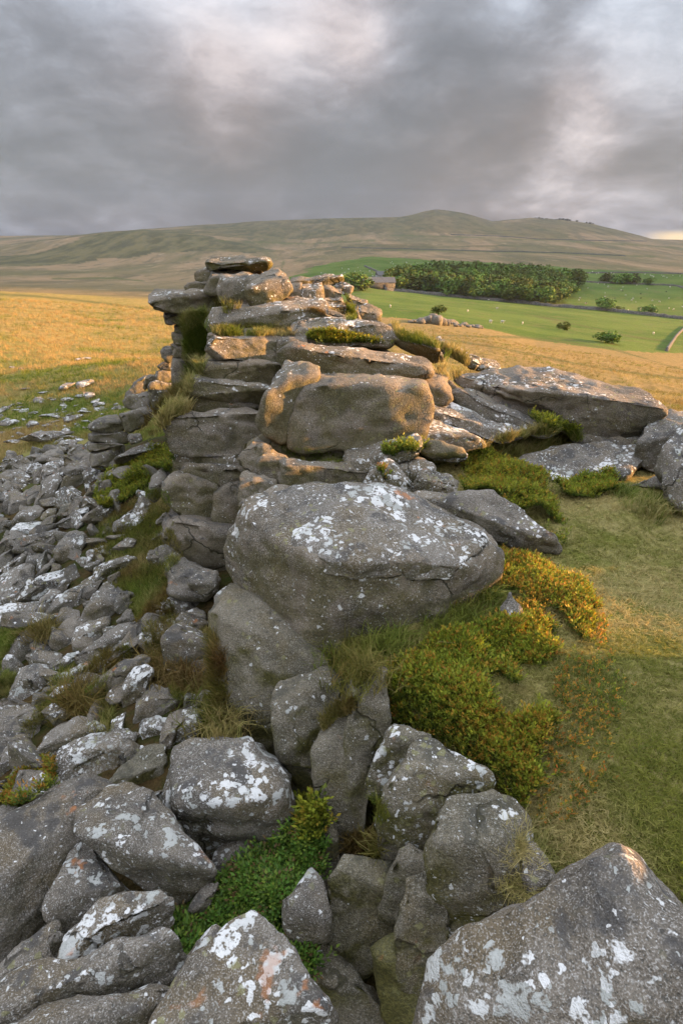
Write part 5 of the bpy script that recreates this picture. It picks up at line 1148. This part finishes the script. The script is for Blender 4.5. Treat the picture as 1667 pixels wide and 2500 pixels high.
# long tussocks, one by one
def tussock(px, py, lab, n=70, h=.26, cf=None, spread=.10, zoff=0.0):
    p, nn = surf_hit(px, py)
    a = rng.uniform(0, 6.283, n); r = np.abs(rng.normal(0, spread, n)); P = p + np.stack([np.cos(a)*r, np.sin(a)*r, 0*r+zoff-.02], -1)
    plant('grass_tussock', lab, 'grass', P, LONGT, h, cf or gr_col(.35, .15), GRASS, .3, kind='thing', group='long grass tussocks')
for view, x, y, lab, h, sprd, cf in (
   (V6, 690, 1030, 'long-haired tussock at the bottom tip of the central boulder', .19, .11, gr_col(.2, .3)),
   (V6, 880, 960, 'drooping straw tussock under the central boulder', .19, .10, gr_col(.35, .25)),
   (V6, 760, 1080, 'olive tussock in the head of the gully', .16, .10, gr_col(.1, .35)),
   (V6, 1130, 880, 'dark green tussock right under the central boulder', .16, .11, gr_col(.0, .25)),
   (V6, 1240, 800, 'arching tussock near the pointed little stone', .15, .10, gr_col(.1, .2)),
   (V6, 1350, 700, 'short tussock between boulder and golden bilberry', .18, .10, gr_col(.2, .25)),
   (V7, 430, 740, 'tall red-brown tuft standing in the middle of the scree', .30, .11, gr_col(.2, .75)),
   (V7, 240, 335, 'reddish tuft behind the roundish scree boulder', .24, .10, gr_col(.2, .8)),
   (V7, 900, 545, 'russet tuft above the triangular grey stone', .26, .14, gr_col(.1, .6)),
   (V7, 1050, 600, 'green-brown tuft below the long white-capped slab', .26, .15, gr_col(.1, .4)),
   (V7, 1230, 800, 'dim tuft under the bulging cliff rock', .22, .14, gr_col(.1, .3)),
   (V10, 1110, 1230, 'pale dry tuft alone on the turf', .055, .05, gr_col(.8, 0)),
   (V10, 640, 1330, 'dry tuft behind the bulky spotted column', .12, .10, gr_col(.7, .2)),
   (V10, 740, 1500, 'grass fringe above the enormous boulder', .13, .10, gr_col(.6, .1)),
   (V10, 570, 1440, 'small tuft on the shoulder of the bulky column', .09, .05, gr_col(.5, .3)),
   (V10, 585, 1640, 'mossy tuft in the notch left of the enormous boulder', .09, .05, gr_col(.3, .2)),
   (V10, 590, 620, 'light tuft beside the wide bilberry mat', .06, .06, gr_col(.7, 0)),
   (V4, 1400, 1020, 'straw tussock by the right-edge boulder', .2, .14, gr_col(.6, 0)),
   (V4, 1500, 1010, 'green tussock at the foot of the right-edge boulder', .2, .14, gr_col(.2, 0)),
   (V4, 1250, 930, 'low tussock right of the bilberry clump', .15, .12, gr_col(.5, 0))):
    tussock(x/view[2]+view[0], y/view[2]+view[1], lab, 80, h, cf, sprd)

# ------------------------------------------------------------------ far things: wood, farm, walls, sheep, tors
def crown_mesh(seed, n=900, conif=False):
    rg = np.random.default_rng(seed); lob = [(rg.normal(size=3)*np.array([.22, .22, .16]), rg.uniform(.26, .42)) for _ in range(9)]
    V, T, C = [], [], []
    for i in range(n):
        c, r = lob[rg.integers(len(lob))]; d = rg.normal(size=3); d /= np.linalg.norm(d); p = c + d*r*rg.uniform(.6, 1.0)
        if conif: h = rg.uniform(0, 1); a = rg.uniform(0, 6.283); rr = (.30*(1-h)+.03)*rg.uniform(.5, 1); p = np.array([math.cos(a)*rr, math.sin(a)*rr, h-.5])
        u = rg.normal(size=3); u /= np.linalg.norm(u); v = np.cross(u, d + rg.normal(size=3)*.5); v /= np.linalg.norm(v)+1e-9
        s = rg.uniform(.040, .080); k = len(V)
        V += [p-u*s, p+v*s*.8, p+u*s, p-v*s*.8]; T += [[k, k+1, k+2], [k, k+2, k+3]]
        g = rg.uniform(.6, 1.25); C += [(.078*g, .115*g, .022*g)]*4
    V = np.array(V); V[:, 2] += .5
    me = mesh_from('crown', V, np.array(T), False); set_col(me, 'tintcol', np.array(C)); return me
def tree_leaf():
    m, N, b = new_mat('tree_leaf', .8, .1)
    c = N.attr('tintcol', 'GEOMETRY', 'Color'); oi = N.n.new('ShaderNodeObjectInfo')
    hs = N.n.new('ShaderNodeHueSaturation'); N.put(hs.inputs['Hue'], N.ramp(oi.outputs['Random'], 0, 1, .47, .525)); N.put(hs.inputs['Value'], N.ramp(oi.outputs['Random'], 0, 1, .7, 1.7)); N.l.new(c, hs.inputs['Color'])
    N.l.new(hs.outputs[0], b.inputs['Base Color']); return m
TLEAF = tree_leaf()
def plain(name, colr, rough=.9, var=.25, sc_=2.0):
    m, N, b = new_mat(name, rough, .2); geo = N.n.new('ShaderNodeNewGeometry')
    N.l.new(N.mix(N.ramp(N.noise(geo.outputs['Position'], sc_, 4, .65), .35, .65), tuple(c*(1-var) for c in colr), tuple(c*(1+var) for c in colr)), b.inputs['Base Color']); return m
BARK = plain('bark', (.07, .058, .045)); WALLM = plain('dry_stone', (.10, .095, .085), .9, .45, 1.4); ROOF = plain('slate_roof', (.11, .11, .112)); LIME = plain('pale_render', (.30, .29, .27), .9, .1); GLASS = plain('window_glass', (.03, .035, .04), .2); WOOL = plain('wool', (.5, .48, .44)); HIDE = plain('dark_hide', (.03, .025, .02)); DOOR = plain('barn_door', (.06, .05, .045))
def trunk_mesh(seed):
    rg = np.random.default_rng(seed); V, T = [], []
    def limb(a, b, r0, r1):
        a, b = np.array(a, float), np.array(b, float); d = b-a; u = np.cross(d, (0.3, 1, .2)); u /= np.linalg.norm(u); v = np.cross(d, u); v /= np.linalg.norm(v); k = len(V)
        for p, r in ((a, r0), ((a+b)/2 + u*.02, (r0+r1)/2), (b, r1)):
            for q in range(5): V.append(p + r*(u*math.cos(q*1.2566)+v*math.sin(q*1.2566)))
        for s in (0, 5):
            for q in range(5): T.append([k+s+q, k+s+(q+1) % 5, k+s+5+(q+1) % 5]); T.append([k+s+q, k+s+5+(q+1) % 5, k+s+5+q])
    limb((0, 0, -.05), (0, 0, .5), .03, .02)
    for i in range(5):
        a = i*1.3+rg.uniform(0, .5); limb((0, 0, rg.uniform(.25, .48)), (math.cos(a)*.25, math.sin(a)*.25, rg.uniform(.55, .85)), .013, .005)
    return mesh_from('trunk', np.array(V), np.array(T))
CROWNS = [crown_mesh(300+i) for i in range(9)]; CONIF = [crown_mesh(330+i, 600, True) for i in range(3)]; TRUNKS = [trunk_mesh(350+i) for i in range(4)]
for m_ in CROWNS+CONIF: m_.materials.append(TLEAF)
for m_ in TRUNKS: m_.materials.append(BARK)
def tree(name, label, x, y, h, wd, lift=.12, group=None, conif=False, cat='tree'):
    r = bpy.data.objects.new(name, None); col.objects.link(r); r.location = (x, y, float(gz(x, y)))
    r.rotation_euler = (0, 0, random.uniform(0, 6.28)); tag(r, label, cat, group)
    t = add_obj('trunk', random.choice(TRUNKS), None, r); t.scale = (h*.8, h*.8, h*.9)
    c = add_obj('crown', random.choice(CONIF if conif else CROWNS), None, r); c.location = (0, 0, h*lift); c.scale = (wd, wd, h*(1-lift))
    return r
WOOD = dpx([(880,664),(940,668),(1000,676),(1130,692),(1262,700),(1292,688),(1335,648),(1300,645),(1190,648),(1130,640),(1060,634),(1010,636),(960,646),(905,652)])
placed = []; tries = 0; gmap = {}
while len(placed) < 150 and tries < 4000:
    tries += 1
    q = rng.uniform(WOOD.min(0), WOOD.max(0))
    if not inpoly(q[:1], q[1:], WOOD)[0]: continue
    g = land_hit(*q)
    if g is None or any((g[0]-a)**2 + ((g[1]-b)*.8)**2 < 36 for a, b, _ in placed): continue
    placed.append((g[0], g[1], q))
for x, y, q in placed:
    con = 1080 < q[0] < 1160 and q[1] < 690 and random.random() < .5
    if con: tree('conifer_tree', 'dark pointed conifer rising above the round crowns of the wood', x, y, random.uniform(13, 16), random.uniform(6, 8), .05, 'conifers in the wood', True)
    else:
        edge = q[0] > 1340
        tree('broadleaf_tree', ('paler broadleaf tree at the right end of the wood' if edge else 'round-crowned broadleaf tree inside the wood by the farm'), x, y, random.uniform(9, 13.5), random.uniform(11, 16), .08, 'trees at the right end of the wood' if edge else 'trees of the wood')
for i, xx in enumerate(np.linspace(1075, 1185, 11)):
    g = land_hit(xx*DS, (636+.03*(xx-1075))*DS); tree('roadside_tree', 'slender tall-trunked tree in the row along the back of the wood', g[0], g[1], random.uniform(10, 13), random.uniform(6, 8), .45, 'row of slender trees behind the wood')
for x, y, h, w, lab, nm in ((1210,452,9,11,'first tree from the left in the hedge line of four','field_tree'),(1278,455,10,19,'widest tree of the hedge line of four','field_tree'),(1335,457,10,12,'round third tree of the hedge line','field_tree'),(1402,462,6,9,'smallest tree at the right end of the hedge line','field_tree'),
        (1211,578,7,11,'dark round thorn tree beside the long field wall','thorn_tree'),(1268,583,3,4,'tiny bush between two thorn trees on the wall','bush'),(1405,596,6,8,'thorn tree furthest right along the field wall','thorn_tree'),
        (1240,733,3,5,'round bush at the lower edge of the green field','bush'),(440,598,2.6,4.2,'dark bush above the rocky outcrop on the moor','bush'),(1015,672,2.5,3,'little bush on the rim between moor and field','bush'),(1190,722,2,4,'low bush left of the round bush at the field edge','bush'),
        (10,488,9,13,'tree at the farm nearest the stack','farm_tree'),(45,490,10,14,'big round tree left of the barn','farm_tree'),(75,488,8,10,'tree right against the barn end','farm_tree'),(115,480,5,7,'small tree in front of the barn','farm_tree')):
    g = land_hit(x/V2[2]+V2[0], y/V2[2]+V2[1]); tree(nm, lab, g[0], g[1], h, w, .04, cat='bush' if nm == 'bush' else 'tree')
# field walls
def wall(label, view, pts, h=1.5, th=1.0):
    q = vp(view, pts); g = []
    for i in range(len(q)-1):
        for f in np.linspace(0, 1, 14)[:-1]: g.append(land_hit(*(q[i]*(1-f)+q[i+1]*f)))
    g.append(land_hit(*q[-1])); g = np.array([p for p in g if p is not None]); d = np.gradient(g[:, :2], axis=0); nn = np.stack([-d[:, 1], d[:, 0]], -1); nn /= np.linalg.norm(nn, axis=1, keepdims=True)+1e-9
    V = []
    for i, p in enumerate(g):
        hh = h*random.uniform(.8, 1.15); w2 = th*.5
        for s, z in ((-1, -.6), (-.7, hh), (.7, hh), (1, -.6)): V.append((p[0]+nn[i, 0]*w2*s, p[1]+nn[i, 1]*w2*s, p[2]+z))
    n = len(g); Q = []
    for i in range(n-1):
        for k in range(3): Q.append([4*i+k, 4*i+k+1, 4*i+4+k+1, 4*i+4+k])
    Q += [[0, 3, 2, 1], [4*n-4, 4*n-3, 4*n-2, 4*n-1]]
    base = np.array([g[0][0], g[0][1], g[0][2]])
    o = add_obj('stone_wall', mesh_from('stone_wall', np.array(V)-base, np.array(Q), False), WALLM, None, base); tag(o, label, 'stone wall', kind='thing')
wall('long dry stone wall running below the wood across the fields', V2, '200,487 330,499 600,527 830,547 960,562 1200,580 1400,602 1580,622', 1.9, 1.6)
wall('thin field wall behind the hedge line trees', V2, '1095,449 1190,454 1350,460 1480,465 1540,469 1580,484', 1.4)
wall('pale wall climbing at the right edge of the lower field', V2, '1580,655 1535,700 1512,735 1490,768', .9, .9)
wall('short field wall climbing left above the farm', V2, '105,378 160,402 205,424', 1.5)
wall('wall along the top of the green fields', V2, '870,392 1080,410 1300,407 1580,413', 1.3)
wall('low wall leading left from the farmhouse', V2, '85,447 140,432 180,431', 1.4)
wall('wall on the moor slope under the right-hand tor hill', V2, '500,232 700,238 900,252 1100,258 1400,262', 1.8, 1.6)
wall('distant wall crossing the moor above the fields', V2, '0,292 300,298 640,308 1000,316 1300,330', 1.8, 1.6)
# farm
def box(name, c, s, mat, parent):
    V = np.array([(x, y, z) for z in (-.5, .5) for y in (-.5, .5) for x in (-.5, .5)])*np.array(s)+np.array(c)
    Q = [[0, 2, 3, 1], [4, 5, 7, 6], [0, 1, 5, 4], [1, 3, 7, 5], [3, 2, 6, 7], [2, 0, 4, 6]]
    return add_obj(name, mesh_from(name, V, np.array(Q), False), mat, parent)
def gable(name, L, w, z0, z1, mat, parent, ov=.4):
    L2, w2 = L/2+ov, w/2+ov
    V = np.array([(-L2, -w2, z0), (L2, -w2, z0), (L2, w2, z0), (-L2, w2, z0), (-L2, 0, z1), (L2, 0, z1)])
    me = bpy.data.meshes.new(name); me.from_pydata([tuple(v) for v in V], [], [(0, 1, 5, 4), (2, 3, 4, 5), (0, 4, 3), (1, 2, 5), (0, 3, 2, 1)]); me.update()
    return add_obj(name, me, mat, parent)
def building(name, label, px, py, L, w, h, rz, mat, win):
    g = land_hit(px/V2[2]+V2[0], py/V2[2]+V2[1]); r = bpy.data.objects.new(name, None); col.objects.link(r); r.location = (g[0], g[1], g[2]-.3); r.rotation_euler = (0, 0, rz); tag(r, label, 'building')
    box('wall', (0, 0, h/2), (L, w, h), mat, r); rf = gable('roof', L, w, h+.002, h+w*.36, ROOF, r)
    if win:
        ch = box('chimney', (L*.42, 0, h+w*.36+.5), (.9, .8, 1.8), mat, rf)
        for x in (-L*.3, 0, L*.3):
            wn = box('window', (x, -w/2-.02, h*.68), (1.1, .12, 1.2), GLASS, r); box('sill', (x, -w/2-.1, h*.68-.7), (1.4, .25, .14), mat, wn)
        box('door', (L*.15, -w/2-.02, 1.1), (1.1, .12, 2.2), DOOR, r)
    else:
        box('door', (-L*.2, -w/2-.02, 1.6), (3.4, .12, 3.0), DOOR, r); box('door', (L*.25, -w/2-.02, 1.6), (3.4, .12, 3.0), DOOR, r)
    return r
building('farm_barn', 'long low grey barn at the left end of the wood', 150, 478, 27, 9, 4.2, .12, WALLM, False)
building('farm_shed', 'smaller shed joined in front of the long barn', 108, 470, 12, 7, 3.2, .3, WALLM, False)
building('farmhouse', 'pale slate-roofed farmhouse behind the barn', 194, 447, 12, 7, 5.2, .25, LIME, True)
# livestock, a pixel or two each
def beast(mat):
    bm = bmesh.new()
    V, T, nb = get_ico(2); P = V*np.array([.62, .30, .32])+np.array([0, 0, .72]); VV = [P]; TT = [T]; off = len(P)
    P = V*np.array([.2, .13, .15])+np.array([.72, 0, .88]); VV.append(P); TT.append(T+off); off += len(P)
    for sx in (-.4, .38):
        for sy in (-.15, .15): P = V*np.array([.06, .06, .32])+np.array([sx, sy, .3]); VV.append(P); TT.append(T+off); off += len(P)
    bm.free(); me = mesh_from('sheep', np.concatenate(VV), np.concatenate(TT)); me.materials.append(mat); return me
SHEEP, COW = beast(WOOL), beast(HIDE)
F1 = dpx([(1110,690),(1320,640),(1560,655),(1568,728),(1300,700)]); F2 = dpx([(1330,632),(1560,640),(1560,634),(1350,624)]); F3 = dpx([(880,700),(1100,700),(1400,740),(1560,770),(1400,790),(1100,745),(900,720)]); F4 = dpx([(720,628),(850,600),(1000,605),(880,640),(740,640)])
for poly, n, lab, nm, me, gp in ((F1, 44, 'white sheep grazing in the field right of the wood', 'sheep', SHEEP, 'sheep right of the wood'), (F2, 30, 'white sheep in the strip behind the hedge line', 'sheep', SHEEP, 'sheep behind the hedge line'), (F3, 7, 'white sheep in the lower field below the long wall', 'sheep', SHEEP, 'sheep below the long wall'), (F4, 34, 'white sheep in the field above the farm', 'sheep', SHEEP, 'sheep above the farm'), (F1, 16, 'dark animal grazing in the field right of the wood', 'cow', COW, 'dark cattle right of the wood')):
    for i in range(n):
        while True:
            q = rng.uniform(poly.min(0), poly.max(0))
            if inpoly(q[:1], q[1:], poly)[0]: break
        g = land_hit(*q)
        if g is None: continue
        o = add_obj(nm, me, None, None, tuple(g)); s = random.uniform(.8, 1.05); o.scale = (s, s, s); o.rotation_euler = (0, 0, random.uniform(0, 6.28)); tag(o, lab, nm, gp)
# small outcrop out on the moor
for i in range(60):
    t_ = random.random(); x = 315 + t_*330; yb = 632 + t_*26 + random.uniform(-9, 6); pk = math.exp(-((x-430)/70)**2)
    g = land_hit(x/V2[2]+V2[0], yb/V2[2]+V2[1]); s = random.uniform(.45, 1.1) + pk*.5
    far_boulder('rock of the low ruined outcrop out on the right moor', g[0], g[1], s*1.6, s*1.2, s*(.6+pk*1.0), 600+i, .35, 3, name='outcrop_rock', cat='rock', rot=random.uniform(0, 3))['group'] = 'rocks of the moor outcrop'
# tors on the skyline
def skyline(px, py, w, h, seed, lab, gp, dist=2870):
    d = ray(px/V2[2]+V2[0], py/V2[2]+V2[1]); f = dist/math.hypot(d[0], d[1]); P = CAM + d*f; m = f/FS/V2[2]
    far_boulder(lab, P[0], P[1], w*m, w*m, h*m*1.6, seed, .2, 3, P[2]-h*m*.9, 'tor_rock', 'rock')['group'] = gp
for i, (x, y, w, h) in enumerate(((890,156,18,9),(905,154,14,9),(920,157,16,8),(940,158,20,6),(960,160,16,6),(985,161,12,5),(1000,158,16,8),(1015,158,16,8),(1032,160,18,7),(1048,162,14,6),(1125,174,10,5),(1140,176,14,5),(1154,179,8,4),(1080,166,12,4))):
    skyline(x, y, w, h, 700+i, 'rock of the broken tor on the right-hand skyline hill', 'rocks of the right skyline tor')
for i, (x, y, w, h) in enumerate(((405,121,16,5),(430,118,22,6),(455,119,18,5),(480,121,14,4),(505,126,12,4))):
    skyline(x, y, w, h, 730+i, 'rock on the misty hilltop in the middle distance skyline', 'rocks on the misty hilltop')
# the evening air
hz = bpy.data.materials.new('haze'); hz.use_nodes = True; t_ = hz.node_tree; t_.nodes.clear()
vo = t_.nodes.new('ShaderNodeVolumePrincipled'); vo.inputs['Color'].default_value = (.66, .80, 1.0, 1); vo.inputs['Density'].default_value = 4.5e-5; vo.inputs['Anisotropy'].default_value = .2
oo = t_.nodes.new('ShaderNodeOutputMaterial'); t_.links.new(vo.outputs[0], oo.inputs['Volume'])
zmin, zmax = -420.0, 330.0
allz = gz(*[np.meshgrid(np.linspace(-5000, 5000, 90), np.linspace(-5000, 5000, 90))[i] for i in (0, 1)])
zmin = float(allz.min())-12
hb = box('haze', (0, 0, (zmin+zmax)/2), (10400, 10400, zmax-zmin), hz, None); tag(hb, 'thin evening haze over the whole moor', kind='stuff')


# unseen clouds added on the right to keep low sun off the far hills
shade_cloud_mat = plain('cloud', (.62, .62, .64), 1.0, .12, .004)
Vi, Ti, _n = get_ico(4)
for i, (x, y, z, a_, b_, c_) in enumerate(((7600, 1900, 1180, 900, 1150, 620), (8000, 3300, 1250, 1000, 1400, 640), (8200, 4800, 1250, 1000, 1500, 640), (7500, 1150, 1250, 500, 420, 420))):
    Q = Vi*(1+.30*fbm(Vi*2.2+i*7, 4, 15+i))[:, None]*np.array([a_, b_, c_])
    o = add_obj('cloud', mesh_from('cloud', Q, Ti), shade_cloud_mat, None, (x, y, z)); tag(o, 'added grey cloud out of view, shading the far hills', kind='stuff')
